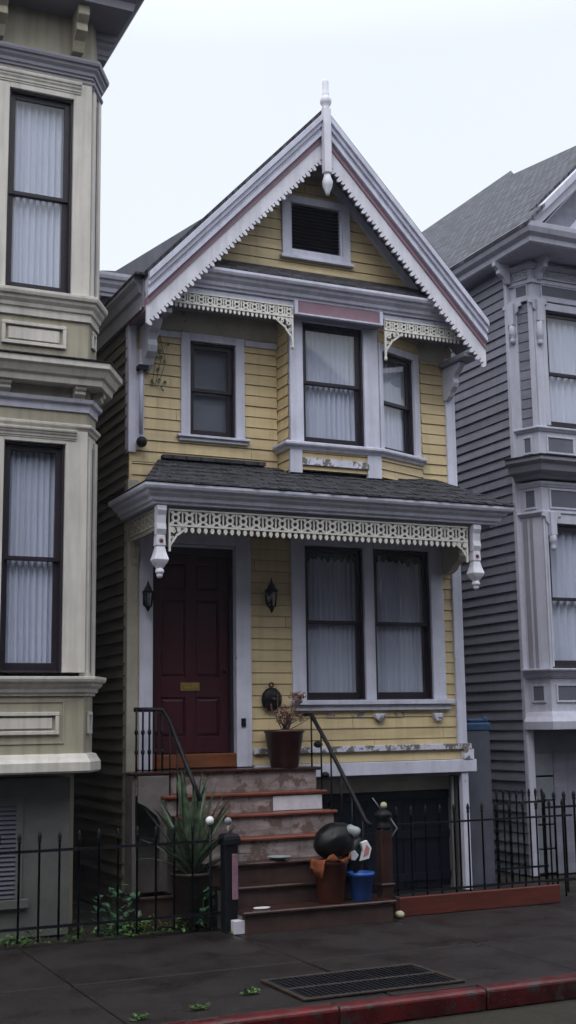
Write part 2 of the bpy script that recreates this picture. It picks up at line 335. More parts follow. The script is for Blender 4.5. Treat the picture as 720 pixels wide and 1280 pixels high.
crng = random.Random(77)
def clap(mb, z0, z1, course, ul, ur, holes=(), lap=.012, groove=.007, gd=.016):
    """clapboard courses; ul/ur = wall limits as functions of z; holes = (u0,u1,z0,z1)"""
    fl = ul if callable(ul) else (lambda z: ul); fr = ur if callable(ur) else (lambda z: ur)
    z = z0
    while z < z1-1e-6:
        zt = min(z+course, z1); zs = {z, min(z+groove, zt), zt}
        for h in holes:
            for q in (h[2], h[3]):
                if z < q < zt: zs.add(q)
        zs = sorted(zs); lj = lap*crng.uniform(.75, 1.3); ju = crng.uniform(-30, 30)
        for a, b in zip(zs, zs[1:]):
            if b-a < 1e-5: continue
            mid = (a+b)/2
            rec = b <= z+groove+1e-6
            fw_ = (lambda q: -gd) if rec else (lambda q, z=z, zt=zt: lj*(1-(q-z)/course))
            hs = sorted((h[0], h[1]) for h in holes if h[2] < mid < h[3])
            segs = []; L0 = None; cur = [(fl(a), fl(b))]
            for h0, h1 in hs: cur.append(((h0, h0), (h1, h1)))
            left = (fl(a), fl(b))
            for h0, h1 in hs:
                if h0 > max(left): segs.append((left, (h0, h0)))
                left = (max(h1, left[0]), max(h1, left[1]))
            right = (fr(a), fr(b))
            if right[0] > left[0] or right[1] > left[1]: segs.append((left, (max(right[0], left[0]), max(right[1], left[1]))))
            if not rec:
                cut = []
                for (la, lb), (ra, rb) in segs:
                    c0 = math.floor((max(la, lb)-ju)/3.1)*3.1+ju+3.1
                    while c0 < min(ra, rb)-.05:
                        if c0 > max(la, lb)+.05: cut.append(((la, lb), (c0, c0))); la = lb = c0+.0035
                        c0 += 3.1
                    cut.append(((la, lb), (ra, rb)))
                segs = cut
            for (la, lb), (ra, rb) in segs:
                P = [(la, fw_(a), a), (ra, fw_(a), a), (rb, fw_(b), b), (lb, fw_(b), b)]; mb.add(P, [(0, 1, 2, 3)])
                if not rec and a > z and abs(a-(z+groove)) < 1e-6:   # underside lip
                    mb.add([(la, fw_(a), a), (ra, fw_(a), a), (ra, -gd, a), (la, -gd, a)], [(0, 1, 2, 3)])
                if rec:
                    mb.add([(la, lap*.0, z), (ra, lap*.0, z), (ra, -gd, z), (la, -gd, z)], [(0, 1, 2, 3)])
        z = zt
    return mb

def window(root, o, ang, u0, u1, z0, z1, cl=.15, cr_=.15, ct=.12, rail=None, sill=True, trim='trim', sash='sash', curtain='curtain', fw_=.072, deep=.05,
           proud=.03, ctop=None, casing=True, folds=None, sillext=.05, label=None, silld=.07, sillh=.07):
    """double-hung window: casing (> sash x2, pane x2, curtain, sill)"""
    mk = lambda: MB(o, ang)
    c = mk()
    if cl > 0: c.box(u0-cl, u0, -.06, proud, z0, z1+ct)
    if cr_ > 0: c.box(u1, u1+cr_, -.06, proud, z0, z1+ct)
    c.box(u0, u1, -.06, proud+.002, z1, z1+ct)
    # inner reveals
    w = c.build('window', trim, root, bevel=.004)
    c = mk(); c.box(u0+.001, u0+.022, -deep-.06, -.006, z0, z1-.001); c.box(u1-.022, u1-.001, -deep-.06, -.006, z0, z1-.001); c.box(u0+.022, u1-.022, -deep-.06, -.006, z1-.024, z1-.001); c.box(u0+.022, u1-.022, -deep-.06, .0, z0, z0+.015)
    c.build('jamb', sash, w, bevel=.003)
    if label: w['label'] = label
    rail = rail or (z0+z1)/2
    for k, (a, b, dp) in enumerate(((rail-.02, z1, -deep+.012), (z0, rail+.02, -deep-.02))):
        s = mk(); f = fw_
        s.box(u0+.012, u0+f, dp-.03, dp, a, b); s.box(u1-f, u1-.012, dp-.03, dp, a, b); s.box(u0+f, u1-f, dp-.03, dp-.001, a, a+(.04 if k == 0 else f*1.2)); s.box(u0+f, u1-f, dp-.03, dp-.001, b-(f if k == 0 else .04), b)
        so_ = s.build('sash', sash, w, bevel=.003)
        p = mk(); p.add([(u0+f, dp-.016, a+.02), (u1-f, dp-.016, a+.02), (u1-f, dp-.016, b-.02), (u0+f, dp-.016, b-.02)], [(0, 1, 2, 3)])
        p.build('pane', 'glass', w)
    if curtain == 'curtain':
        q = mk(); n = 70; rows = 8; P = []; F = []; wd = u1-u0; ph = random.uniform(0, 9); fo = folds or max(6, wd*15)
        top = (ctop or z1)-.02
        for j in range(rows+1):
            t = j/rows; z = z0+.01+(top-z0)*t
            for i in range(n+1):
                x = i/n; a = x*fo*2*math.pi+ph+1.5*noise.noise(Vector((x*5, ph, t*.8)))
                amp = (.026-.010*t)*(1+.6*noise.noise(Vector((x*9, ph+3, 0))))
                P.append((u0+.005+(wd-.01)*x, -deep-.085+amp*math.sin(a)+.006*math.sin(a*2.3), z))
        for j in range(rows):
            for i in range(n): b = j*(n+1)+i; F.append((b, b+1, b+n+2, b+n+1))
        q.add(P, F, smooth=True); q.build('curtain', 'curtain', w)
    elif curtain:
        q = mk(); q.box(u0+.013, u1-.013, -deep-.10, -deep-.09, z0, z1-.013); q.build('blind', curtain, w)
    q = mk(); a_, b_ = -deep-.30, -deep-.065; q.box(u0-.02, u1+.02, a_-.02, a_, z0-.03, z1+.03); q.box(u0-.02, u0-.001, a_, b_, z0-.03, z1+.03); q.box(u1+.001, u1+.02, a_, b_, z0-.03, z1+.03); q.box(u0-.001, u1+.001, a_, b_, z1+.001, z1+.03); q.box(u0-.001, u1+.001, a_, b_, z0-.03, z0-.001)
    q.build('room_backing', 'interior', w)
    if sill:
        q = mk(); e = sillext
        q.box(u0-cl-e, u1+cr_+e, -.05, silld, z0-.03, z0-.002); q.box(u0-cl-e*.5, u1+cr_+e*.5, -.02, silld*.6, z0-sillh-.0, z0-.03)
        q.build('sill', trim, w, bevel=.004)
    return w

# profiles of mouldings, (outward, z) closed, ordered
def crown(p, z0, z1, back=-.02):
    h = z1-z0
    return [(back, z0), (p*.18, z0), (p*.2, z0+h*.14), (p*.36, z0+h*.18), (p*.42, z0+h*.36), (p*.66, z0+h*.52), (p*.72, z0+h*.66), (p*.92, z0+h*.72), (p, z0+h*.86), (p, z1), (back, z1)]
def band(p, z0, z1, back=-.02): return [(back, z0), (p, z0), (p, z1), (back, z1)]
def ogee(p, z0, z1, back=-.02):
    h = z1-z0; return [(back, z0), (p*.35, z0), (p*.55, z0+h*.3), (p*.9, z0+h*.5), (p*.95, z0+h*.6), (p, z0+h*.62), (p, z1-h*.08), (p*.9, z1), (back, z1)]

# ------------------------------------------------------------------ the setting
g = MB(); g.add([(-140, -150, -.16), (170, -150, -.16), (170, 120, -.16), (-140, 120, -.16)], [(0, 1, 2, 3)]); tag(g.build('ground', 'earth'), kind='structure')
g = MB(); g.add([(-120, -1.9, -.13), (160, -1.9, -.13), (160, 8.06, -.13), (-120, 8.06, -.13)], [(0, 1, 2, 3)]); tag(g.build('road', 'asphalt'), kind='structure')
# kerb stones, painted red
g = MB(); xs = [-14, -10, -6, -3, .3, 2.2, 4.11, 5.32, 7.3, 9.6, 12, 16, 22]
for a, b in zip(xs, xs[1:]):
    dz = random.uniform(-.006, .004)
    g.side([(-8.20, -.155), (-8.07, -.155), (-8.055, -.02+dz), (-8.075, dz), (-8.20, dz)], a+.006, b-.006)
g.v = [(x, y, z) for x, y, z in g.v]
g.build('kerb', 'redkerb', bevel=.008)['kind'] = 'structure'
# pavement slabs
g = MB(); xs = [-13.4, -11.4, -9.4, -7.4, -5.4, -3.4, -1.3, .75, 2.65, 4.6, 6.3, 8.2, 10.1, 12, 14, 16, 18]
ys = [8.205, 9.66, 11.42]
for a, b in zip(xs, xs[1:]):
    for c, d in zip(ys, ys[1:]):
        dz = random.uniform(-.004, .003)
        P = [(a+.008, c+.008), (b-.008, c+.008), (b-.008, d-.008), (a+.008, d-.008)]
        g.plan([(x, -y) for x, y in P], -.1, dz)
tag(g.build('pavement', 'pave', bevel=.006), kind='structure')
# small yards between the pavement and the houses
g = MB(); g.add([(-14, -11.42, -.02), (20, -11.42, -.02), (20, -24, -.02), (-14, -24, -.02)], [(0, 1, 2, 3)]); tag(g.build('yard_soil', 'earth'), kind='structure')
g = MB(); g.add([(6.3, -11.415, -.008), (8.9, -11.415, -.008), (8.9, -13.1, -.008), (6.3, -13.1, -.008)], [(0, 1, 2, 3)]); tag(g.build('driveway', 'pave'), kind='structure')

# ================================================================== yellow house
XL, XR, YF = 4.02, 8.18, 12.65
F0 = ((0, YF), 0.0)                                # facade frame: u = X, w = towards the street
yh = thing('yellow_house', (6.1, 12.65, 0), 'narrow two storey yellow clapboard house with a steep gable, lavender trim and maroon door', 'house')
def fm(y=YF): return MB((0, y), 0.0)
GD = .125
# lower front wall
h_door = (4.20, 5.30, 1.3, 3.95); h_win = (6.02, 7.83, 2.16, 3.97)
w = fm(); clap(w, 1.48, 4.75, GD, XL, XR, [h_door, h_win]); w.build('wall', 'yellow', yh)
# upper front wall, with the bay opening left out
h_ul = (4.66, 5.32, 5.06, 6.22); bay = (5.79, 7.72, 4.72, 6.6)
w = fm(); clap(w, 4.75, 6.60, GD, XL, XR, [h_ul, bay]); w.build('wall', 'yellow', yh)
# gable wall (set forward over the bay)
YG = 12.40
APX, APZ, SL = 6.12, 8.66, 1.062
gl = lambda z: APX-(APZ-z)/SL; gr = lambda z: APX+(APZ-z)/SL
w = MB((0, YG), 0.0); clap(w, 6.95, 8.6, GD, gl, gr, [(5.85, 6.56, 7.36, 7.94)]); w.build('wall', 'yellow', yh)
# side walls
def sidewall(name, x, y0, y1, z0, z1, mat, root, course=.125, lap=.02):
    s = MB((x, 0), -math.pi/2)                     # u = -y, outward = -x
    clap(s, z0, z1, course, -y1, -y0, [], lap=lap, groove=.004, gd=.004); return s.build(name, mat, root)
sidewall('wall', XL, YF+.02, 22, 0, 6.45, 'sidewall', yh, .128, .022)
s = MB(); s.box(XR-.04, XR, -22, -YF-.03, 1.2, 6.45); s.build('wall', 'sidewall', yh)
s = MB(); s.box(XL, XR, -22.1, -22, 0, 6.5); s.build('wall', 'sidewall', yh)
# floors inside keep daylight out of the hollow house
s = MB(); s.box(XL+.02, XR-.05, -21.9, -YF-.05, 4.5, 4.6); s.box(XL+.02, XR-.05, -21.9, -YF-.05, 1.30, 1.38); s.build('floor', 'interior', yh)
# corner boards
s = fm(); s.box(XL-.02, XL+.10, -.09, .035, 0, 4.55); s.build('corner_board', 'cream', yh, bevel=.005)['label'] = 'beige lower corner board'
s = fm(); s.box(XL-.001, XL+.03, -.09, .012, 4.4, 4.9); s.build('corner_board', 'yellow', yh)
s = fm(); s.box(XL-.02, XL+.07, -.09, .035, 4.85, 6.4); s.build('corner_board', 'trim', yh, bevel=.005)
s = fm(); s.box(XR-.12, XR+.01, -.09, .035, 1.66, 4.3); s.build('corner_board', 'trim', yh, bevel=.005)
s = fm(); s.box(XR-.12, XR+.01, -.09, .035, 4.7, 6.35); s.build('corner_board', 'trim', yh, bevel=.005)
# basement front behind and under the steps, garage opening with recessed doors
s = fm(); s.box(XL+.1, 6.15, -.08, -.01, 0, 1.47); s.build('basement_wall', 'stringer', yh)
s = fm(); s.box(6.15, 8.12, -.42, .0, 1.30, 1.334); s.box(8.10, 8.13, -.4, -.04, 0, 1.30); s.box(6.15, 6.19, -.4, -.0, 0, 1.30); s.build('garage_recess', 'stringer', yh)
s = fm(); s.box(8.10, 8.19, -.09, .03, 0, 1.33); s.build('garage_post', 'trim', yh, bevel=.005)
s = fm(); s.box(5.45, 8.30, -.09, .05, 1.335, 1.48); s.build('garage_lintel', 'trim', yh, bevel=.006)
s = fm(); s.box(5.45, 8.24, -.01, .045, 1.60, 1.665); s.build('water_table', 'trimflake', yh, bevel=.004)
s = fm(); s.box(8.12, 8.26, -.05, .06, 1.482, 1.598); s.build('corner_block', 'trimflake', yh, bevel=.004)
# garage doors (planked, with frame)
s = fm(); s.box(6.19, 8.10, -.36, -.26, 1.13, 1.30); s.build('garage_header', 'cream', yh)
gd_ = MB((0, 12.95), 0.0)
for i in range(12):
    a = 6.19+i*.16; gd_.box(a+.004, a+.156, -.03, 0 if i % 6 else .012, .02, 1.128)
for z in (.1, .58, 1.03): gd_.box(6.2, 8.1, 0.013, .03, z, z+.09)
gd_.build('garage_door', 'navy', yh, bevel=.004)
gp = fm(); gp.box(8.03, 8.055, -.12, -.09, 0, 1.28); gp.build('pipe', 'greydish', yh)
# peeling patches under the ground floor sill: separate flaking boards
s = fm(); s.box(6.35, 7.35, .0, .0155, 1.985, 2.035); s.build('peeling_board', 'yellowflake', yh)
for x in (7.02, 7.80):
    s = fm(); s.slab([(x-.07, 2.02), (x+.07, 2.02), (x+.06, 1.97), (x+.03, 1.93), (x-.03, 1.93), (x-.06, 1.97)], .0, .06); s.build('sill_bracket', 'trimflake', yh, bevel=.006)
# paired ground floor windows
window(yh, *F0, 6.10, 6.86, 2.18, 3.93, cl=.17, cr_=.13, ct=.10, rail=3.06, ctop=3.86, sill=False)
window(yh, *F0, 6.995, 7.76, 2.18, 3.93, cl=.0, cr_=.17, ct=.10, rail=3.06, ctop=3.86, sill=False)
s = fm(); s.box(5.90, 8.0, -.02, .10, 2.125, 2.178); s.box(5.93, 7.97, -.02, .06, 2.06, 2.125); s.build('sill', 'trim', yh, bevel=.005)
# tattered valances at the window heads
for a, b in ((6.16, 6.80), (7.06, 7.70)):
    s = fm(); n = 26; P = []; F = []
    for i in range(n+1):
        u = a+(b-a)*i/n; dz = .07+.10*abs(math.sin(i*.9))*random.uniform(.3, 1); P += [(u, -.102+.004*math.sin(i*1.9), 3.90), (u, -.100+.005*math.sin(i*1.9), 3.90-dz)]
    for i in range(n): F.append((2*i, 2*i+2, 2*i+3, 2*i+1))
    s.add(P, F, True); s.build('valance', 'interior', yh)
# upper left window
window(yh, *F0, 4.72, 5.27, 5.10, 6.19, cl=.11, cr_=.11, ct=.09, rail=5.64, curtain='blind')
s = fm(); s.box(4.16, 4.605, -.01, .028, 6.20, 6.27); s.build('frieze_board', 'trim', yh, bevel=.004)
s = fm(); s.box(5.385, 5.79, -.01, .028, 6.20, 6.27); s.build('frieze_board', 'trim', yh, bevel=.004)
s = fm(); s.box(XL+.05, 8.1, -.01, .02, 6.285, 6.60); s.build('frieze_board', 'cream', yh)
# ---- upper bay
YB = 12.35
bx0, bx1 = 5.80, 6.97
window(yh, (0, YB), 0.0, 5.975, 6.765, 5.06, 6.48, cl=.165, cr_=.19, ct=.10, rail=5.78, sill=False, ctop=6.46)
s = MB((0, YB), 0.0); clap(s, 4.74, 5.02, .10, 5.95, 6.80, []); s.build('wall', 'yellow', yh)
s = MB((0, YB), 0.0); s.box(5.95, 6.80, .0, .035, 4.80, 4.88); s.build('peeling_board', 'trimflake', yh)
s = MB((0, YB), 0.0); s.box(bx0, bx0+.15, -.04, .028, 4.70, 5.0); s.build('bay_post', 'trim', yh, bevel=.004)
s = MB((0, YB), 0.0); s.box(6.79, bx1, -.04, .028, 4.70, 5.0); s.build('bay_post', 'trim', yh, bevel=.004)
s = MB((bx0, 0), -math.pi/2); clap(s, 4.72, 6.6, GD, -YF, -YB, []); s.build('wall', 'yellow', yh)
fa = math.atan2(YF-YB, 7.72-bx1); fl = math.hypot(YF-YB, 7.72-bx1)
window(yh, (bx1, YB), fa, .055, .655, 5.04, 6.26, cl=.055, cr_=.10, ct=.08, rail=5.66, sill=False, ctop=6.24)
s = MB((bx1, YB), fa); clap(s, 4.72, 5.02, .10, 0.0, fl, []); clap(s, 6.36, 6.6, GD, 0, fl, []); s.box(0, fl, -.03, .02, 6.34, 6.36); s.box(.75, fl, -.03, .0, 5.02, 6.34); s.build('wall', 'yellow', yh)
s = MB(); s.sweep([(bx0, -YF), (bx0, -YB), (bx1, -YB), (7.72, -YF)], ogee(.08, 4.965, 5.055)); s.build('bay_sill', 'trim', yh, bevel=.003)
s = MB(); s.plan([(bx0+.03, -12.6), (bx0+.03, -YB-.03), (bx1, -YB-.03), (7.6, -12.6)], 4.66, 4.72); s.plan([(bx0+.02, -12.64), (bx0+.02, -YB-.01), (bx1, -YB-.01), (7.66, -12.64)], 6.58, 6.62); s.build('bay_floor', 'interior', yh)
# ---- cornice across the gable foot, skirt roof, pink panel
YC = 12.20
s = MB(); s.sweep([(4.22, -YC), (8.04, -YC)], crown(.17, 6.66, 6.86, -.25)); s.box(4.2, 8.06, -12.66, -YC-.0, 6.60, 6.655); s.build('cornice', 'trim', yh, bevel=.003)
s = MB(); s.side([(-12.04, 6.865), (-12.04, 6.885), (-12.42, 7.13), (-12.42, 7.0)], 4.46, 7.80); s.build('skirt_roof', 'shingle', yh, uvf=lambda c: (c.x, c.z*1.7))
s = MB((0, 12.17), 0.0); s.box(5.80, 5.84, -.03, .03, 6.49, 6.655); s.box(6.90, 6.94, -.03, .03, 6.49, 6.655); s.box(5.84, 6.90, -.03, .03, 6.49, 6.51); s.build('panel_frame', 'trim', yh, bevel=.003)
s = MB((0, 12.17), 0.0); s.box(5.84, 6.90, -.03, .005, 6.512, 6.653); s.build('panel', 'pink', yh)
s = MB(); s.box(5.80, 6.94, -12.38, -12.19, 6.49, 6.58); s.box(XL+.1, 8.1, -12.64, -12.39, 6.52, 6.59); s.build('soffit', 'slateblue', yh)
# fretwork friezes
def fret(root, o, ang, u0, u1, zt, zb, cell=.13, drop=.05, mat='fret', th=.022):
    s = MB(o, ang); n = max(1, round((u1-u0)/cell)); c = (u1-u0)/n; h = zt-zb; b = .014
    s.box(u0, u1, 0, th+.006, zt-.016, zt); s.box(u0, u1, 0, th+.004, zb, zb+.018)
    zc = (zt+zb)/2
    for i in range(n+1):
        u = u0+i*c; s.box(max(u0, u-b/2), min(u1, u+b/2), 0.002, th-.002, zb+.018, zt-.016)
    r = min(c*.36, h*.26)
    for i in range(n):
        u = u0+(i+.5)*c
        s.ring(u, zc, r, r*.52, 0.003, th, 10)
        for sx in (-1, 1):
            for sz in (-1, 1):
                a = (u+sx*r*.55, zc+sz*r*.75); e = (u+sx*c*.45, zc+sz*(h/2-.014)); dx, dz = e[0]-a[0], e[1]-a[1]; l = math.hypot(dx, dz); px, pz = -dz/l*.008, dx/l*.008
                s.slab([(a[0]+px, a[1]+pz), (e[0]+px, e[1]+pz), (e[0]-px, e[1]-pz), (a[0]-px, a[1]-pz)], .004, th-.003)
        s.ring(u, zt-.020, c*.30, c*.16, 0.002, th-.002, 6, 180, 360); s.ring(u, zb+.022, c*.30, c*.16, 0.002, th-.002, 6, 0, 180)
    k = max(1, round((u1-u0)/(cell*.5))); d = (u1-u0)/k
    for i in range(k):
        u = u0+(i+.5)*d; q = d*.30
        s.slab([(u-q*.5, zb+.001), (u+q*.5, zb+.001), (u+q, zb-drop*.45), (u+q*.7, zb-drop*.8), (u, zb-drop), (u-q*.7, zb-drop*.8), (u-q, zb-drop*.45)], .003, th-.002)
    return s.build('fretwork', mat, root)
def quarter(root, o, ang, u, zt, sx, size, mat='fret', drop=True):
    """openwork corner spandrel"""
    s = MB(o, ang); th = .022; z = zt
    s.box(min(u, u+sx*.02), max(u, u+sx*.02), 0, th, z-size*1.5, z)
    cs = [(.30, .28, .13), (.68, .20, .10), (.22, .68, .10), (.52, .50, .07), (.16, 1.0, .075), (.95, .13, .06)]
    for a, b, r in cs: s.ring(u+sx*a*size, z-b*size, r*size, r*size*.5, .003, th, 12)
    for (a, b), (c, d) in (((0, .05), (.95, .0)), ((.05, 1.2), (.5, .55)), ((.5, .55), (1.15, .06)), ((.02, .4), (.4, .02))):
        p = Vector((u+sx*a*size, z-b*size)); q = Vector((u+sx*c*size, z-d*size)); dd = (q-p).normalized(); e = Vector((-dd.y, dd.x))*.010
        s.slab([(p+e)[:], (q+e)[:], (q-e)[:], (p-e)[:]], .004, th-.003)
    if drop: s.lathe([(.004, z-size*1.5-.06), (.018, z-size*1.5-.045), (.02, z-size*1.5-.02), (.008, z-size*1.5)], (u+sx*.01, .011), 8)
    return s.build('spandrel', mat, root)
fret(yh, (0, 12.17), 0, 4.30, 5.78, 6.58, 6.44, .105, .05)
fret(yh, (0, 12.17), 0, 6.96, 8.0, 6.58, 6.44, .105, .05)
quarter(yh, (0, 12.17), 0, 5.78, 6.43, -1, .20); quarter(yh, (0, 12.17), 0, 6.96, 6.43, 1, .20)
# ---- barge boards (crown moulding, pink stripe, scalloped board), finial, roof
YBG = 12.0; PX, PZ = 6.12, 8.86
hw = 2.13
def barge(sx):
    L = hw/math.cos(math.atan(SL)); a = math.atan(SL)
    d = Vector((sx*math.cos(a), -math.sin(a))); n_ = Vector((-sx*math.sin(a), -math.cos(a)))       # along the rake; towards the inside
    P0 = Vector((PX, PZ))
    def pt(t, q): p = P0+d*t+n_*q; return (p.x, p.y)
    endx = PX+sx*hw
    def clipv(t0, q):                              # t where the offset line meets x = endx
        return (endx-(P0.x+n_.x*q))/d.x
    def strip(q0, q1, w0, w1, name, mat):
        s = MB((0, YBG), 0.0)
        t0a = -q0*n_.x/d.x if True else 0; t0b = -q1*n_.x/d.x
        s.slab([pt(t0a, q0), pt(clipv(0, q0), q0), pt(clipv(0, q1), q1), pt(t0b, q1)], w0, w1); return s.build(name, mat, yh, bevel=.003)
    strip(-.03, .025, -.05, .115, 'crown_moulding', 'trim')
    strip(.025, .070, -.05, .085, 'crown_moulding', 'trim')
    strip(.070, .105, -.05, .055, 'crown_moulding', 'trim')
    strip(.105, .145, -.05, .070, 'crown_moulding', 'trim')
    strip(.145, .200, -.05, .03, 'pink_stripe', 'pink')
    # scalloped board
    s = MB((0, YBG), 0.0); q0, q1 = .200, .335
    t0 = -q0*n_.x/d.x; t1 = clipv(0, q0); tb0 = -q1*n_.x/d.x; tb1 = clipv(0, q1)
    poly = [pt(t0, q0), pt(t1, q0), pt(tb1, q1)]
    ln = tb1-tb0; k = int(ln/.115)
    for i in range(k):
        ta = tb1-ln*i/k; tw = ln/k
        for f_, q in ((.05, 0), (.03, .022), (.10, .046), (.24, .058), (.38, .046), (.45, .022), (.43, 0.0), (.62, .0), (.60, .018), (.70, .032), (.82, .032), (.92, .018), (.90, .0)):
            poly.append(pt(ta-tw*f_, q1+q))
    poly.append(pt(tb0, q1))
    s.slab(poly, -.02, .012)
    return s.build('bargeboard', 'white', yh)
barge(-1); barge(1)
s = MB((0, YBG), 0.0)
s.box(PX-.045, PX+.045, .05, .15, 8.12, 8.92); s.build('finial', 'white', yh, bevel=.012)
s = MB((0, YBG), 0.0)
s.lathe([(.045, 8.90), (.05, 8.93), (.04, 8.95), (.062, 8.98), (.068, 9.02), (.055, 9.06), (.04, 9.08), (.045, 9.10), (.034, 9.12), (.038, 9.25), (.028, 9.28), (.0, 9.285)], (PX, .10), 12); s.build('finial_knob', 'white', yh)
s = MB((0, YBG), 0.0)
s.lathe([(.0, 7.86), (.025, 7.87), (.03, 7.90), (.06, 7.97), (.065, 8.02), (.045, 8.08), (.035, 8.12)], (PX, .10), 8); s.build('pendant_drop', 'white', yh)
# roof slopes
def slope(sx, y0, y1, x_end, name='roof', px=PX, pz=PZ+.10, sl=SL, th=.085, root=None, mat='shingle'):
    s = MB(); z1 = pz-abs(x_end-px)*sl
    P = [(px, -y0, pz), (x_end, -y0, z1), (x_end, -y1, z1), (px, -y1, pz), (px, -y0, pz-th), (x_end, -y0, z1-th), (x_end, -y1, z1-th), (px, -y1, pz-th)]
    s.add(P, [(0, 1, 2, 3), (7, 6, 5, 4), (0, 4, 5, 1), (1, 5, 6, 2), (2, 6, 7, 3), (3, 7, 4, 0)])
    return s.build(name, mat, root or yh, uvf=lambda c: (c.y, c.x*1.46))
slope(-1, 11.93, 22.2, PX-hw-.01); slope(1, 11.93, 22.2, PX+hw+.03)
# soffit boards under the overhang and side fascia
def soffit(sx):
    s = MB(); a = .10
    P = []
    for y in (12.02, 12.64):
        P += [(PX, -y, PZ-.18), (PX+sx*hw, -y, PZ-.18-hw*SL), (PX+sx*hw, -y, PZ-.14-hw*SL), (PX, -y, PZ-.14)]
    s.add(P, [(0, 1, 2, 3), (4, 5, 6, 7), (0, 1, 5, 4), (2, 3, 7, 6), (1, 2, 6, 5)]); s.build('soffit', 'slateblue', yh)
soffit(-1); soffit(1)
s = MB(); s.side([(-22.2, 6.30), (-12.05, 6.30), (-12.05, 6.62), (-22.2, 6.62)], PX-hw-.015, PX-hw+.02); s.build('fascia', 'slateblue', yh)
s = MB((PX-hw-.016, 0), -math.pi/2); s.side([(0, 6.46), (.03, 6.48), (.05, 6.56), (.09, 6.60), (.09, 6.64), (0, 6.64)], -22.1, -12.1); s.build('gutter', 'slateblue', yh)
s = MB((PX-hw-.016, 0), -math.pi/2); s.box(-22.1, -12.0, -.02, .10, 6.642, 6.665); s.build('drip_edge', 'shingle', yh, uvf=lambda c: (c.y, c.x))
s = MB((PX-hw-.016, 0), -math.pi/2); s.box(-22.1, -12.1, 0, .02, 6.28, 6.33); s.build('moulding', 'slateblue', yh)
s = MB(); s.box(PX-hw+.02, XL+.1, -22, -12.68, 6.36, 6.42); s.build('soffit', 'slateblue', yh)
s = MB(); s.box(XL, 4.3, -12.62, -12.05, 6.28, 6.33); s.build('soffit', 'slateblue', yh)
s = MB(); s.box(7.98, PX+hw-.03, -12.62, -12.05, 6.22, 6.27); s.build('soffit', 'slateblue', yh)
s = MB(); s.box(XL-.03, XL+.0, -12.6, -12.04, 6.26, 6.48); s.build('return_board', 'pink', yh)
# rake trim on the gable wall
for sx in (-1, 1):
    s = MB((0, YG), 0.0); p = [(APX+sx*.0, APZ-.02), (APX+sx*1.6, APZ-.02-1.6*SL), (APX+sx*1.6, APZ-.16-1.6*SL), (APX, APZ-.16)]; s.slab(p, 0, .035); s.build('rake_trim', 'trim', yh)
# gable vent
s = MB((0, YG), 0.0); s.box(5.76, 5.86, -.03, .04, 7.27, 8.02); s.box(6.55, 6.65, -.03, .04, 7.27, 8.02); s.box(5.86, 6.55, -.03, .04, 7.93, 8.02); s.box(5.86, 6.55, -.03, .04, 7.27, 7.36); s.box(5.73, 6.68, -.0, .07, 7.235, 7.272)
s.box(5.86, 5.89, -.03, .02, 7.36, 7.93); s.box(6.52, 6.55, -.03, .02, 7.36, 7.93)
gv = s.build('gable_vent', 'trim', yh, bevel=.004)
s = MB((0, YG), 0.0)
for i in range(13):
    z = 7.37+i*.043; s.side([(-.05, z+.036), (-.046, z+.042), (.0, z+.010), (-.004, z+.004)], 5.89, 6.52)
s.box(5.89, 6.52, -.08, -.06, 7.36, 7.93); s.build('louvre', 'sash', gv)
# eave brackets at the corners
def sbracket(root, o, ang, u0, u1, zt, reach, h, mat='trim'):
    s = MB(o, ang)
    pts = [(0, zt), (reach, zt), (reach, zt-h*.10), (reach*.86, zt-h*.22), (reach*.70, zt-h*.30), (reach*.62, zt-h*.42), (reach*.66, zt-h*.55), (reach*.60, zt-h*.68), (reach*.42, zt-h*.80), (reach*.34, zt-h*.92), (reach*.2, zt-h), (0, zt-h)]
    s.side(pts, u0, u1); return s.build('bracket', mat, root, bevel=.006)
sbracket(yh, (0, YF), 0, 4.13, 4.24, 6.27, .46, .50); sbracket(yh, (0, YF), 0, 8.04, 8.12, 6.21, .40, .40)
# rainwater pipe beside the upper corner board
s = fm(); s.tube([(4.13, .07, 6.0), (4.13, .07, 5.05)], .022, 8); s.box(4.09, 4.18, -.0, .03, 4.98, 6.0); s.ball((4.13, .08, 4.96), .055, 10, 6); s.ball((4.13, .09, 5.80), .045, 10, 6); dp = s.build('downpipe', 'trim', yh)
s = fm(); s.ball((4.13, .10, 4.955), .062, 10, 6); s.build('pipe_shoe', 'black', dp)
s = fm(); s.box(4.08, 4.19, .04, .15, 5.76, 5.81); s.build('pipe_fitting', 'black', dp)
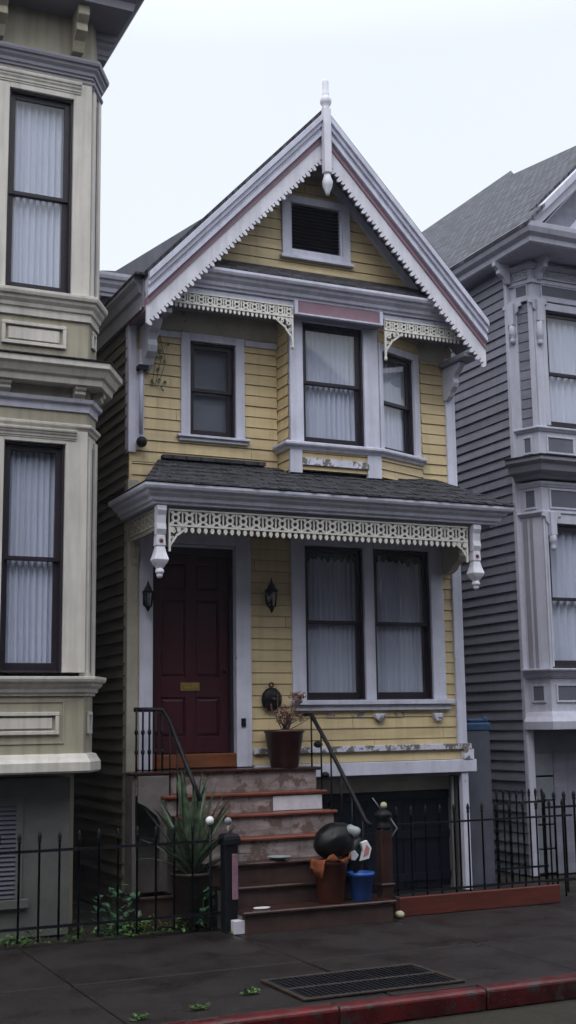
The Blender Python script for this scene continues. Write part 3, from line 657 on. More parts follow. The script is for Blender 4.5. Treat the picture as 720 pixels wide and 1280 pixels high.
# ---- porch hood
YP = 11.62; px0, px1 = 3.98, 8.0
s = MB(); s.sweep([(px0, -12.72), (px0, -YP), (px1, -YP), (px1, -12.72)], crown(.17, 4.11, 4.30, -.06)); s.build('hood_cornice', 'trim', yh, bevel=.003)
s = MB(); s.box(px0+.03, px1-.03, -12.63, -YP-.03, 4.08, 4.12); s.build('hood_ceiling', 'slateblue', yh)
s = MB(); e = .18
P = [(px0-e, -(YP-e), 4.31), (px1+e, -(YP-e), 4.31), (px1+e, -12.9, 4.31), (px0-e, -12.9, 4.31), (px0+.38, -12.66, 4.80), (px1-.10, -12.66, 4.82), (px1-.1, -12.7, 4.4), (px0+.38, -12.7, 4.4)]
s.add(P, [(0, 1, 5, 4), (1, 2, 6, 5), (0, 4, 7, 3), (4, 5, 6, 7), (0, 3, 2, 1)])
for i in range(6):                                  # courses of shingle butts
    t0 = i/6; 
    def lp(t, side): 
        a = Vector(P[0] if side == 0 else P[1]); b = Vector(P[4] if side == 0 else P[5]); return a.lerp(b, t)
    A, B = lp(t0, 0), lp(t0, 1); A2, B2 = lp(t0+.165, 0), lp(t0+.165, 1); n = 60
    for k in range(n):
        f0, f1 = k/n, (k+1)/n-.0015; lift = random.uniform(.008, .022); j = random.uniform(-.01, .012)
        q = [A.lerp(B, f0), A.lerp(B, f1), A2.lerp(B2, f1), A2.lerp(B2, f0)]
        dn = Vector((0, j, -abs(j)*.3))
        top = [q[0]+dn+Vector((0, 0, lift)), q[1]+dn+Vector((0, 0, lift)), q[2]+Vector((0, 0, .004)), q[3]+Vector((0, 0, .004))]; bot = [q[0]+dn, q[1]+dn, q[2], q[3]]
        s.add([tuple(p) for p in top+bot], [(0, 1, 2, 3), (0, 1, 5, 4), (1, 2, 6, 5), (3, 0, 4, 7)])
s.build('hood_roof', 'shingle', yh, uvf=lambda c: (c.x, c.y*1.1+c.z))
s = MB(); s.box(4.38, 5.6, -12.64, -12.55, 4.80, 4.84); s.build('flashing', 'shingle', yh, uvf=lambda c: (c.x, c.y))
fret(yh, (0, 11.66), 0, 4.12, 7.66, 4.075, 3.90, .145, .065)
fret(yh, (4.02, 0), -math.pi/2, -12.55, -11.74, 4.075, 3.90, .13, .05, mat='cream')
quarter(yh, (0, 11.66), 0, 4.12, 3.90, 1, .17, drop=False); quarter(yh, (0, 11.66), 0, 7.66, 3.90, -1, .15, drop=False)
def pendant(x, y):
    s = MB((x, y), 0.0)
    s.side([(.0, 4.10), (.09, 4.10), (.10, 4.05), (.075, 4.0), (.07, 3.92), (.085, 3.86), (.06, 3.80), (0, 3.80)], -.05, .05)
    s.lathe([(.045, 3.80), (.05, 3.70), (.042, 3.685), (.045, 3.67), (.055, 3.62), (.075, 3.555), (.06, 3.52), (.03, 3.47)], (0, .02), 4, sq=True)
    s.lathe([(.03, 3.48), (.045, 3.45), (.048, 3.43), (.03, 3.415), (.034, 3.395), (.02, 3.375), (0, 3.37)], (0, .02), 10)
    p = s.build('pendant', 'white', yh, bevel=.004)
    s = MB((x, y), 0.0); s.ball((0, .07, 3.745), .022, 8, 6); s.build('rosette', 'tread', p)
pendant(4.03, 11.68); pendant(7.76, 11.68)
sbracket(yh, (0, YF), 0, 4.04, 4.12, 4.06, .16, .46, 'cream'); sbracket(yh, (0, YF), 0, 7.93, 8.03, 4.06, .62, .40, 'cream')
# ---- door
s = fm(); s.box(4.14, 4.29, -.05, .03, 1.47, 4.02); s.box(5.25, 5.43, -.05, .03, 1.47, 4.02); s.box(4.29, 5.25, -.05, .03, 3.88, 4.02)
s.box(4.265, 4.29, -.20, -.05, 1.6, 3.88); s.box(5.25, 5.275, -.20, -.05, 1.6, 3.88); s.box(4.29, 5.25, -.2, -.05, 3.85, 3.88); dfr = s.build('door_frame', 'trim', yh, bevel=.004)
s = fm(); s.box(4.29, 4.33, -.19, -.06, 1.62, 3.85); s.box(5.21, 5.25, -.19, -.06, 1.62, 3.85); s.box(4.33, 5.21, -.19, -.06, 3.76, 3.85); s.build('jamb', 'sash', dfr)
s = fm(); s.box(4.33, 5.21, -.18, -.14, 1.63, 3.76)
pan = [(4.43, 4.71, 3.38, 3.68), (4.83, 5.11, 3.38, 3.68), (4.43, 4.71, 2.44, 3.28), (4.83, 5.11, 2.44, 3.28), (4.43, 4.71, 1.80, 2.22), (4.83, 5.11, 1.80, 2.22)]
us = [4.33, 4.43, 4.71, 4.83, 5.11, 5.21]; 
s.box(4.33, 4.43, -.14, -.115, 1.63, 3.76); s.box(4.71, 4.83, -.14, -.115, 1.63, 3.76); s.box(5.11, 5.21, -.14, -.115, 1.63, 3.76)
for a, b in ((1.63, 1.80), (2.22, 2.44), (3.28, 3.38), (3.68, 3.76)):
    s.box(4.43, 4.71, -.14, -.1155, a, b); s.box(4.83, 5.11, -.14, -.1155, a, b)
dr = s.build('door', 'door', yh, bevel=.004)
for a, b, c, d in pan:
    s = fm(); w0 = -.14; o_ = .04
    s.add([(a+.01, w0, c+.01), (b-.01, w0, c+.01), (b-.01, w0, d-.01), (a+.01, w0, d-.01), (a+o_, -.122, c+o_), (b-o_, -.122, c+o_), (b-o_, -.122, d-o_), (a+o_, -.122, d-o_)], [(0, 1, 5, 4), (1, 2, 6, 5), (2, 3, 7, 6), (3, 0, 4, 7), (4, 5, 6, 7)])
    s.build('door_panel', 'door', dr)
s = fm(); s.box(4.65, 4.87, -.115, -.10, 2.29, 2.38); s.box(4.67, 4.85, -.10, -.092, 2.31, 2.36); s.build('mail_slot', 'brass', dr, bevel=.003)
s = fm(); s.ball((5.15, -.07, 2.5), .028, 10, 8); s.lathe([(.012, 2.49), (.012, 2.51)], (5.15, -.1), 8); s.build('handle', 'black', dr)
s = fm(); s.box(4.29, 5.25, -.19, .02, 1.475, 1.62); s.build('threshold', 'wood', yh, bevel=.006)
s = fm(); s.box(5.30, 5.35, .03, .05, 1.90, 1.99); s.ring(5.325, 1.945, .014, .004, .05, .056, 10); s.build('doorbell', 'black', yh, bevel=.006)
# creeper stems on the upper left wall
s = fm()
for k in range(14):
    x = 4.32+random.uniform(-.08, .16); z = 6.12-random.random()**1.2*.55
    q = random.uniform(.012, .03); s.add([(x-q, .022, z), (x, .03, z-q), (x+q, .022, z), (x, .028, z+q)], [(0, 1, 2, 3)])
for k in range(3):
    s.tube([(4.30+.03*k, .02, 6.2), (4.31+.06*k, .022, 5.9), (4.27+.03*k, .02, 5.6)], .004, 4)
s.build('creeper', 'agave', yh)
# rear wing roof seen past the left eave
s = MB()
P0 = [(4.45, -15.6, 7.55), (4.55, -15.6, 8.02), (4.75, -15.6, 8.04), (6.4, -15.6, 9.30), (7.4, -15.6, 8.3), (7.4, -15.6, 7.4)]
n = len(P0); s.add(P0+[(a, b-5, c) for a, b, c in P0], [tuple(range(n)), tuple(range(n, 2*n))]+[(i, (i+1) % n, (i+1) % n+n, i+n) for i in range(n)])
s.build('rear_roof', 'felt', yh, uvf=lambda c: (c.x+c.y, c.z))
s = MB(); s.sweep([(4.52, -19), (4.52, -15.5), (4.9, -15.5)], crown(.14, 7.62, 7.92)); s.box(4.5, 7.4, -20, -15.65, 6.2, 7.6); s.build('rear_cornice', 'gtrim', yh)

# ================================================================== steps
st = thing('front_steps', (5.2, 11.8, 0), 'worn wooden steps with red brown treads and peeling risers climbing to the maroon door', 'steps')
zt = [.20, .385, .585, .805, 1.025, 1.225, 1.462]; yn = [11.10, 11.42, 11.60, 11.78, 11.96, 12.14, 12.32]
xl = [4.66, 4.60, 4.52, 4.44, 4.36, 4.26, 3.98]; xr = [6.30, 6.16, 6.12, 6.12, 6.11, 6.08, 6.10]
xrl = [6.27, 6.13, 6.09, 6.09, 6.07, 6.03, 6.05]
for i in range(7):
    y1 = yn[i+1] if i < 6 else YF-.04; zb = zt[i-1] if i else 0.0
    s = MB(); s.plan([(xl[i], -(yn[i]-.03)), (xr[i], -(yn[i]-.03)), (xrl[i]+.02, -y1-.0), (xl[i], -y1-.0)], zt[i]-.034, zt[i])
    lab = {0: 'wet bottom tread, darkened in colour for dim light', 6: 'dark landing board'}.get(i)
    t = s.build('tread' if i < 6 else 'landing', 'treadlow' if i in (0, 1, 2, 6) else 'tread', st, bevel=.010)
    if lab: t['label'] = lab
    s = MB(); s.box(xl[i]+.03, xrl[i], -yn[i]-.03, -yn[i]-.005, zb, zt[i]-.036)
    r = s.build('riser', ['riserlow', 'riserlow', 'riserlow', 'riser', 'riser', 'riser', 'riser'][i], st)
    if i == 5:
        s = MB(); s.box(5.45, 6.02, -yn[i]+.0, -yn[i]+.008, zb+.004, zt[i]-.045); s.build('patch_board', 'riserwhite', st, bevel=.003)
# side stringers
for s_, xs_ in ((-1, xl), (1, xrl)):
    s = MB()
    for i in range(7):
        x0 = xs_[i]+(.02 if s_ < 0 else -.03); y1 = (yn[i+1] if i < 6 else YF-.06)
        s.box(x0-.015, x0+.015, -y1, -yn[i]-.031, 0, zt[i]-.037)
    s.build('stringer', 'stringer', st)
# curved skirt panel at the left of the landing
s = MB((0, 12.30), 0.0)
poly = [(4.02, 1.42), (4.36, 1.42), (4.40, 1.2), (4.5, .95), (4.6, .75), (4.6, .0), (4.46, .0), (4.44, .45), (4.36, .78), (4.22, 1.02), (4.10, 1.12), (4.02, 1.16)]
s.slab(poly, .0, .03); s.build('skirt_panel', 'stringer', st, bevel=.005)

# ================================================================== iron rails on the steps
rl = thing('stair_handrail', (6.1, 11.8, .2), 'black iron handrail sloping down the right side of the steps', 'handrail')
s = MB(); s.tube([(5.97, -12.42, 2.02), (5.99, -12.30, 2.02), (6.05, -12.05, 1.72), (6.18, -11.45, .93), (6.20, -11.38, .90)], .022, 8); s.build('rail', 'black', rl)
for k in range(6):
    t = k/5; y = 12.30-.16*k; x = 5.99+.035*k; ztop = 2.0-1.0*t*.92
    i = max(j for j in range(7) if yn[j]-.03 <= y+1e-6) if y >= 11.07 else 0
    s = MB(); s.tube([(x, -y, zt[i]), (x, -y, 2.0-(12.28-y)*1.30)], .010, 6); s.build('baluster', 'black', rl)
s = MB(); s.ball((6.03, -12.22, 1.70), .05, 12, 8, .75); s.ball((6.05, -12.10, 1.38), .045, 12, 8, .75); s.build('ornament', 'black', rl)
ll = thing('landing_railing', (4.2, 12.2, 1.46), 'black iron railing with bobbin balusters at the left end of the landing', 'railing')
s = MB(); s.tube([(4.00, -12.36, 2.09), (4.30, -12.34, 2.09), (4.335, -12.24, 1.99), (4.41, -11.80, 1.43), (4.44, -11.62, 1.21)], .024, 8); s.build('rail', 'black', ll)
for x in (4.02, 4.09, 4.16, 4.23, 4.30):
    s = MB(); s.tube([(x, -12.34, 1.46), (x, -12.34, 2.09)], .012, 6); s.ball((x, -12.34, 1.86), .022, 8, 6, 1.5); s.ball((x, -12.34, 1.66), .022, 8, 6, 1.5); s.build('baluster', 'black', ll)
for x, y, zb in ((4.34, 12.22, 1.225), (4.365, 12.07, 1.0), (4.39, 11.92, .8), (4.42, 11.76, .58)):
    s = MB(); s.tube([(x, -y, zb), (x, -y, 1.98-(12.24-y)*1.26)], .009, 6); s.build('baluster', 'black', ll)

# ================================================================== wall lanterns, ornament
def lantern(x, y, z, label, k=1.0):
    t = thing('wall_lantern', (x, y, z), label, 'lantern', 'lanterns beside the front door')
    s = MB((x, y), 0.0); s.box(-.03*k, .03*k, -.02, .0, z-.08, z+.08); s.tube([(0, 0, z+.05), (0, .05, z+.09), (0, .09, z+.10*k)], .008, 6); s.build('bracket', 'black', t, bevel=.004)
    s = MB((x, y), 0.0)
    s.lathe([(.0, z-.19*k), (.012, z-.17*k), (.03, z-.13*k), (.05*k, z-.11*k)], (0, .09), 8)
    s.lathe([(.085*k, z+.06*k), (.05*k, z+.09*k), (.045*k, z+.115*k), (.02, z+.15*k), (.010, z+.18*k), (.0, z+.22*k)], (0, .09), 8)
    for i in range(6):
        a = i*math.pi/3; s.tube([(.048*k*math.cos(a), .09+.048*k*math.sin(a), z-.115*k), (.068*k*math.cos(a), .09+.068*k*math.sin(a), z+.065*k)], .006, 5)
    s.build('frame', 'black', t)
    s = MB((x, y), 0.0); s.lathe([(.042*k, z-.11*k), (.060*k, z+.06*k)], (0, .09), 6); s.build('glass', 'glass', t)
lantern(5.64, 12.62, 3.32, 'black iron lantern on the yellow boards right of the maroon door')
lantern(4.20, 12.61, 3.27, 'small black lantern on the lavender casing left of the maroon door', .85)
t = thing('wall_ornament', (5.66, 12.62, 2.2), 'round dark iron disc hung on the yellow boards below the lantern', 'wall ornament')
s = MB((5.66, 12.62), 0.0); n = 20; P = []; F = []
for (r, w_) in ((.118, 0), (.118, .03), (.095, .05), (.06, .065), (.02, .07)):
    for i in range(n): a = 2*math.pi*i/n; P.append((r*math.cos(a), w_, 2.19+r*1.1*math.sin(a)))
for j in range(4):
    for i in range(n): k = (i+1) % n; F.append((j*n+i, j*n+k, (j+1)*n+k, (j+1)*n+i))
F.append(tuple(range(4*n, 5*n))); s.add(P, F, True); s.build('disc', 'black', t)
s = MB((5.66, 12.62), 0.0); s.ball((0, .07, 2.19), .022, 10, 6); s.ring(0, 2.35, .03, .018, .0, .02, 12); s.build('boss', 'terracotta', t)

# ================================================================== left house (taupe)
lh = thing('taupe_house', (2.6, 12.2, 0), 'taupe house with tall projecting bay and net curtained windows at the left edge', 'house')
A60 = R(60)
def baypath(x0, x1, yf, d, ang, yb):
    dx = d*math.cos(ang); dy = d*math.sin(ang); return [(x0-dx, -yb), (x0-dx, -(yf+dy)), (x0, -yf), (x1, -yf), (x1+dx, -(yf+dy)), (x1+dx, -yb)]
LX0, LX1, LY = 2.24, 3.29, 11.72
pth = baypath(LX0, LX1, LY, .34, A60, 12.6)
def poly_of(path, inset=0): return path
def lwall(z0, z1, mat, off=0.0, name='wall'):
    s = MB(); s.sweep(pth, [(-.05, z0), (off, z0), (off, z1), (-.05, z1)]); return s.build(name, mat, lh)
# main body
s = MB(); s.box(-2.5, 3.42, -22, -12.5, 0, 9.3); s.build('wall', 'taupe', lh)
s = MB(); s.plan([(-2.5, -12.45), (-2.5, -11.98), (3.24, -11.98), (3.24, -12.45)], 0, 1.45); gw = s.build('basement_wall', 'taupelow', lh)
# basement vent with louvres
s = MB((0, 11.98), 0.0); s.box(2.2, 2.27, 0, .02, .35, 1.28); s.box(2.72, 2.79, 0, .02, .35, 1.28); s.box(2.27, 2.72, 0, .02, 1.2, 1.28); s.box(2.18, 2.85, 0, .05, .27, .35); bv = s.build('basement_window', 'taupelow', lh, bevel=.004)
s = MB((0, 11.98), 0.0)
for i in range(20): z = .36+i*.042; s.side([(.0, z+.034), (.004, z+.038), (.022, z+.004), (.016, z)], 2.27, 2.72)
s.build('louvre', 'rubber', bv)
# bay: base moulding, panel band, sill, window storey, etc.
lwall(1.66, 2.28, 'taupe')
s = MB(); s.sweep(pth, [(-.2, 1.50), (.07, 1.50), (.085, 1.52), (.085, 1.60), (.06, 1.635), (.04, 1.67), (.0, 1.68), (-.05, 1.68)]); s.plan([(p[0], p[1]) for p in pth], 1.505, 1.56); s.build('base_moulding', 'taupelight', lh, bevel=.004)
s = MB(); s.sweep(pth, crown(.13, 2.22, 2.40, -.05)); s.build('sill_moulding', 'taupelight', lh, bevel=.003)
def lpanel(u0, u1, z0, z1, o=(0, LY), ang=0.0, mat='taupelight', b=.035):
    s = MB(o, ang); s.box(u0, u1, .003, .03, z1-b, z1); s.box(u0, u1, .003, .03, z0, z0+b); s.box(u0, u0+b, .003, .029, z0+b, z1-b); s.box(u1-b, u1, .003, .029, z0+b, z1-b)
    s.box(u0+b+.03, u1-b-.03, .003, .015, z0+b+.02, z1-b-.02); return s.build('panel_moulding', mat, lh, bevel=.004)
lpanel(2.42, 3.05, 1.86, 2.07); s = MB((0, LY), 0.0); s.box(2.30, 3.10, .002, .01, 1.775, 1.79); s.box(3.085, 3.10, .002, .01, 1.79, 2.16); s.box(2.30, 3.10, .002, .01, 2.16, 2.175); s.build('bead', 'taupe', lh)
fo = (LX1, LY); lpanel(.10, .24, 1.86, 2.07, fo, A60); lpanel(.10, .24, 5.70, 5.88, fo, A60)
# facet walls beside the windows (solid, window boards on the front only)
for (z0, z1) in ((2.40, 4.80), (6.16, 8.50)):
    s = MB(); s.sweep([(LX1+.17, -12.6), (LX1+.17, -(LY+.294))][::-1] if False else [(LX1, -LY), (LX1+.17, -(LY+.294)), (LX1+.17, -12.6)], [(-.05, z0), (0, z0), (0, z1), (-.05, z1)])
    s.sweep([(LX0-.17, -12.6), (LX0-.17, -(LY+.294)), (LX0, -LY)], [(-.05, z0), (0, z0), (0, z1), (-.05, z1)]); s.build('wall', 'taupelight', lh)
    s = MB(fo, A60); s.box(.10, .24, .001, .006, z0+.05, z1-.12); s.build('side_window', 'gpanel', lh)
    s = MB(fo, A60); s.box(.02, .10, .002, .03, z0, z1-.05); s.box(.24, .32, .002, .03, z0, z1-.05); s.build('casing', 'taupelight', lh, bevel=.004)
s = MB((0, LY), 0.0)
window(lh, (0, LY), 0.0, 2.47, 3.07, 2.44, 4.66, cl=.23, cr_=.22, ct=.14, rail=3.53, trim='taupelight', sill=False, folds=10, deep=.06, ctop=4.62, fw_=.078)
window(lh, (0, LY), 0.0, 2.44, 3.10, 6.20, 8.30, cl=.20, cr_=.19, ct=.2, rail=7.22, trim='taupelight', sill=False, folds=10, deep=.06, ctop=8.28, fw_=.078)
for zc, e in ((4.70, .10), (8.36, .12)):
    s = MB((0, LY), 0.0); s.sweep([(2.30, .03), (3.17, .03)], crown(.05, zc, zc+e, -.01)); s.build('hood_mould', 'taupelight', lh, bevel=.002)
lwall(4.80, 5.10, 'taupe'); s = MB(); s.sweep(pth, ogee(.05, 4.80, 4.87)); s.build('moulding', 'taupelight', lh)
s = MB(); s.sweep(pth, [(-.03, 5.0), (.02, 5.0), (.025, 5.075), (.06, 5.085), (.07, 5.12), (-.03, 5.12)]); s.build('moulding', 'gtrim', lh)
lwall(5.10, 5.32, 'taupe')
s = MB(); s.sweep(pth, [(-.03, 5.24), (.16, 5.24), (.17, 5.30), (.20, 5.32), (.23, 5.38), (.26, 5.40), (.26, 5.46), (-.03, 5.46)]); s.build('cornice', 'taupelight', lh, bevel=.003)['label'] = 'deep cornice between the storeys'
s = MB(); s.sweep(pth, [(-.03, 5.463), (.275, 5.463), (.275, 5.478), (-.03, 5.53)]); s.build('flashing', 'black', lh)
def bracketsmall(o, ang, u, zt, r, h, mat='taupelight', wd=.055):
    s = MB(o, ang); s.side([(0, zt), (r, zt), (r, zt-h*.25), (r*.75, zt-h*.4), (r*.8, zt-h*.6), (r*.45, zt-h*.75), (r*.3, zt-h), (0, zt-h)], u-wd, u+wd); return s.build('bracket', mat, lh, bevel=.005)
for u in (2.45, 3.19): bracketsmall((0, LY), 0, u, 5.24, .13, .13)
bracketsmall(fo, A60, .20, 5.24, .13, .13)
lwall(5.46, 6.05, 'taupe'); lpanel(2.42, 3.06, 5.63, 5.86)
s = MB(); s.sweep(pth, crown(.11, 5.98, 6.18, -.05)); s.sweep(pth, band(.025, 5.93, 5.98)); s.build('sill_moulding', 'taupelight', lh, bevel=.003)
lwall(8.50, 9.35, 'taupe'); s = MB(); s.sweep(pth, crown(.10, 8.56, 8.74, -.03)); s.sweep(pth, ogee(.04, 8.46, 8.52)); s.build('cornice', 'slateblue', lh, bevel=.003)
# eave: deep boxed overhang following the roof edge
s = MB(); s.sweep([(3.62, -24), (3.62, -11.35), (-2.5, -11.35)][::-1], [(-.4, 9.22), (.0, 9.22), (.02, 9.30), (.08, 9.33), (.12, 9.42), (.16, 9.46), (.18, 9.55), (-.4, 9.55)]); s.box(-2.5, 3.60, -24, -11.37, 9.235, 9.27); s.build('eave', 'slateblue', lh, bevel=.003)
s = MB(); s.box(-2.5, 3.75, -24, -11.2, 9.56, 9.62); s.build('roof', 'shingle', lh, uvf=lambda c: (c.x, c.y))
s = MB(); s.sweep([(-2.5, -11.95), (3.50, -11.95), (3.50, -24)], crown(.1, 8.95, 9.21, -.05)); s.build('moulding', 'slateblue', lh)
bk = bracketsmall((0, LY), 0, 3.12, 9.22, .30, .42, 'taupe', .06); bracketsmall((0, LY), 0, 2.3, 9.22, .30, .42, 'taupe', .06)

# ================================================================== right house (lavender grey)
rh = thing('grey_house', (11, 13.2, 0), 'lavender grey clapboard house with slate roof, front gable and square bay at the right edge', 'house')
RX, RY = 9.50, 13.25
sidewall('wall', RX, RY, 24, 0, 8.2, 'gsiding', rh, .128, .019)
s = MB(); s.box(9.54, 16.6, -24, -13.3, 0, 8.2); s.build('wall', 'gsiding', rh)
s = MB((0, RY), 0); s.box(RX-.025, RX+.09, -.05, .02, 0, 7.75); s.build('corner_board', 'gtrim', rh, bevel=.005)
bf = (9.66, 12.92)                                  # front left edge of the bay
rp = [(RX+.03, -RY), (bf[0], -bf[1]), (12.2, -bf[1]), (12.45, -RY)]
ra = math.atan2(-(RY-bf[1]), bf[0]-RX-.03); rlen = math.hypot(bf[0]-RX-.03, RY-bf[1]); ro = (RX+.03, RY)
def rw(z0, z1, mat, off=0, name='wall'):
    s = MB(); s.sweep(rp, [(-.05, z0), (off, z0), (off, z1), (-.05, z1)]); return s.build(name, mat, rh)
def rs(z0, z1, prof, mat='gtrim', name='moulding'):
    s = MB(); s.sweep(rp, prof); return s.build(name, mat, rh, bevel=.003)
rw(1.84, 2.46, 'gtrim'); rs(0, 0, [(-.3, 1.80), (.09, 1.80), (.10, 1.90), (.06, 1.96), (.03, 2.02), (-.03, 2.02)], name='base_moulding'); rs(0, 0, crown(.12, 2.44, 2.56), name='sill_moulding')
s = MB(); s.plan([(p[0], p[1]) for p in rp], 1.81, 1.83); s.build('bay_floor', 'gpanel', rh)
def rpan(o, ang, u0, u1, z0, z1, mat='gpanel'):
    s = MB(o, ang); s.box(u0, u1, .001, .006, z0, z1); p = s.build('panel', mat, rh)
    s = MB(o, ang); b = .025; s.box(u0-b, u1+b, .0, .018, z1, z1+b); s.box(u0-b, u1+b, 0, .018, z0-b, z0); s.box(u0-b, u0, 0, .017, z0, z1); s.box(u1, u1+b, 0, .017, z0, z1); s.build('bead', 'gtrim', p, bevel=.003)
fr0 = (0, bf[1])
rpan(ro, ra, .10, rlen-.1, 2.16, 2.34); rpan(fr0, 0, 9.76, 10.12, 2.16, 2.34); rpan(fr0, 0, 10.20, 10.75, 2.16, 2.34)
# lower window storey
s = MB(ro, ra); s.box(-.0, rlen, -.04, 0, 2.56, 4.58); s.build('wall', 'gtrim', rh); 
s = MB(ro, ra); s.box(.06, .12, 0, .02, 2.56, 4.5); s.box(.16, .2, 0, .012, 2.56, 4.5); s.build('bead', 'slateblue', rh)
s = MB(fr0, 0); s.box(9.655, 9.69, -.05, .02, 2.56, 4.6); s.build('casing', 'gtrim', rh, bevel=.004)
window(rh, fr0, 0, 9.715, 10.75, 2.58, 4.42, cl=.025, cr_=.2, ct=.14, rail=3.45, trim='gtrim', sill=False, folds=9, ctop=4.4)
s = MB(fr0, 0); s.box(10.95, 12.2, -.05, 0, 2.56, 4.6); s.build('wall', 'gtrim', rh)
rw(4.56, 4.98, 'gtrim'); rs(0, 0, ogee(.05, 4.52, 4.58)); rs(0, 0, ogee(.04, 4.90, 4.97))
rpan(ro, ra, .12, rlen-.1, 4.64, 4.86); rpan(fr0, 0, 9.80, 10.25, 4.64, 4.86)
rs(0, 0, [(-.03, 5.0), (.08, 5.0), (.11, 5.05), (.2, 5.08), (.22, 5.16), (.28, 5.2), (.28, 5.25), (-.03, 5.25)], 'slateblue', 'cornice')
s = MB(); s.sweep(rp, [(-.03, 5.253), (.30, 5.253), (.30, 5.268), (-.03, 5.34)]); s.build('flashing', 'shingle', rh, uvf=lambda c: (c.x, c.y))
rw(5.25, 5.68, 'gtrim'); rpan(ro, ra, .14, rlen-.12, 5.37, 5.56); rpan(fr0, 0, 9.80, 10.2, 5.37, 5.56); rs(0, 0, ogee(.05, 5.64, 5.70), name='sill_moulding')
# upper storey: siding facet, turned colonettes, window
s = MB(ro, ra); clap(s, 5.70, 7.40, .13, .12, rlen-.02, [], lap=.008, gd=.008); s.build('wall', 'gsiding', rh)
s = MB(ro, ra); s.box(-.01, .12, -.03, .03, 5.70, 7.45); s.box(rlen-.06, rlen+.01, -.03, .03, 5.70, 7.45); s.build('casing', 'gtrim', rh, bevel=.004)
s = MB(fr0, 0); s.box(9.665, 9.78, -.05, .03, 5.70, 7.45); s.build('casing', 'gtrim', rh, bevel=.004)
window(rh, fr0, 0, 9.85, 10.8, 5.72, 7.30, cl=.07, cr_=.2, ct=.1, rail=6.45, trim='gtrim', sill=False, folds=9, ctop=7.28)
s = MB(fr0, 0); s.box(11.0, 12.2, -.05, 0, 5.7, 7.6); s.build('wall', 'gtrim', rh)
rw(7.44, 8.02, 'gtrim'); rs(0, 0, band(.035, 7.42, 7.47)); rs(0, 0, band(.03, 7.66, 7.71))
rpan(ro, ra, .12, rlen-.08, 7.50, 7.64); rpan(fr0, 0, 9.82, 10.8, 7.50, 7.64)
fret(rh, ro, ra, .08, rlen-.06, 7.84, 7.73, .10, .0, mat='gtrim', th=.018); fret(rh, fr0, 0, 9.84, 10.9, 7.84, 7.73, .10, .0, mat='gtrim', th=.018)
rs(0, 0, ogee(.06, 7.86, 7.93))
def colon(o, ang, u, ztop, zbot):
    s = MB(o, ang); s.box(u-.045, u+.045, .0, .09, ztop-.30, ztop); s.lathe([(.03, zbot+.10), (.05, zbot+.13), (.045, zbot+.2), (.04, ztop-.3)], (u, .05), 10)
    s.lathe([(0, zbot), (.03, zbot+.02), (.04, zbot+.05), (.028, zbot+.09), (.045, zbot+.11)], (u, .05), 10)
    for sx in (-1, 1): s.slab([(u+sx*.045, ztop), (u+sx*.14, ztop), (u+sx*.15, ztop-.05), (u+sx*.10, ztop-.06), (u+sx*.09, ztop-.12), (u+sx*.045, ztop-.16)], .02, .05)
    return s.build('pendant', 'gtrim', rh, bevel=.003)
colon(fr0, 0, 9.725, 7.42, 6.78); colon(ro, ra, .06, 7.42, 6.86); colon(fr0, 0, 9.77, 4.56, 4.05)
# eave box and gutter
EX, EY = 9.19, 12.30
s = MB(); s.sweep([(EX+.12, -26), (EX+.12, -(EY+.12)), (16.6, -(EY+.12))], [(-.6, 7.98), (.0, 7.98), (.03, 8.0), (.04, 8.06), (.10, 8.10), (.13, 8.16), (.14, 8.22), (-.6, 8.22)]); s.box(EX+.15, 16.6, -26, -(EY+.15), 7.99, 8.03); s.build('eave', 'gtrim', rh, bevel=.003)
for (o_, a_, u_) in ((fr0, 0, 9.76), (fr0, 0, 10.6)):
    s = MB(o_, a_); s.side([(0, 7.99), (.26, 7.99), (.26, 7.93), (.2, 7.88), (.2, 7.83), (.1, 7.78), (.06, 7.70), (0, 7.70)], u_-.035, u_+.035); s.build('bracket', 'gtrim', rh, bevel=.004)
s = MB((RX, RY), -math.pi/2); s.side([(0, 7.99), (.24, 7.99), (.24, 7.93), (.18, 7.88), (.18, 7.83), (.1, 7.78), (.06, 7.70), (0, 7.70)], .02, .09); s.build('bracket', 'gtrim', rh, bevel=.004)
# roof
ez = 8.23
pl = [(9.46, 12.28), (EX-.02, 12.28), (EX-.02, 27), (12.9, 27), (12.9, 17.7), (12.45, 17.0), (11.3, 13.6), (11.3, 12.7), (9.5, 12.7)]
s = MB(); n = len(pl); zz = lambda x: ez+(x-EX)*.985
s.add([(x, -y, zz(x)) for x, y in pl]+[(x, -y, zz(x)-.05) for x, y in pl], [tuple(range(n)), tuple(range(n, 2*n))]+[(i, (i+1) % n, (i+1) % n+n, i+n) for i in range(n)])
s.build('roof', 'gshingle', rh, uvf=lambda c: (c.y, c.x*1.4))
s = MB(); s.add([(12.9, -17.7, zz(12.9)-.01), (12.9, -27, zz(12.9)-.01), (16.6, -27, ez), (16.6, -17.7, ez)], [(0, 1, 2, 3)]); s.add([(12.9, -17.7, zz(12.9)-.2), (16.6, -17.7, ez), (16.6, -12.3, ez), (11.3, -13.6, zz(11.3)-.3)], [(0, 1, 3), (1, 2, 3)]); s.build('roof', 'gshingle', rh, uvf=lambda c: (c.y, c.x*1.4))
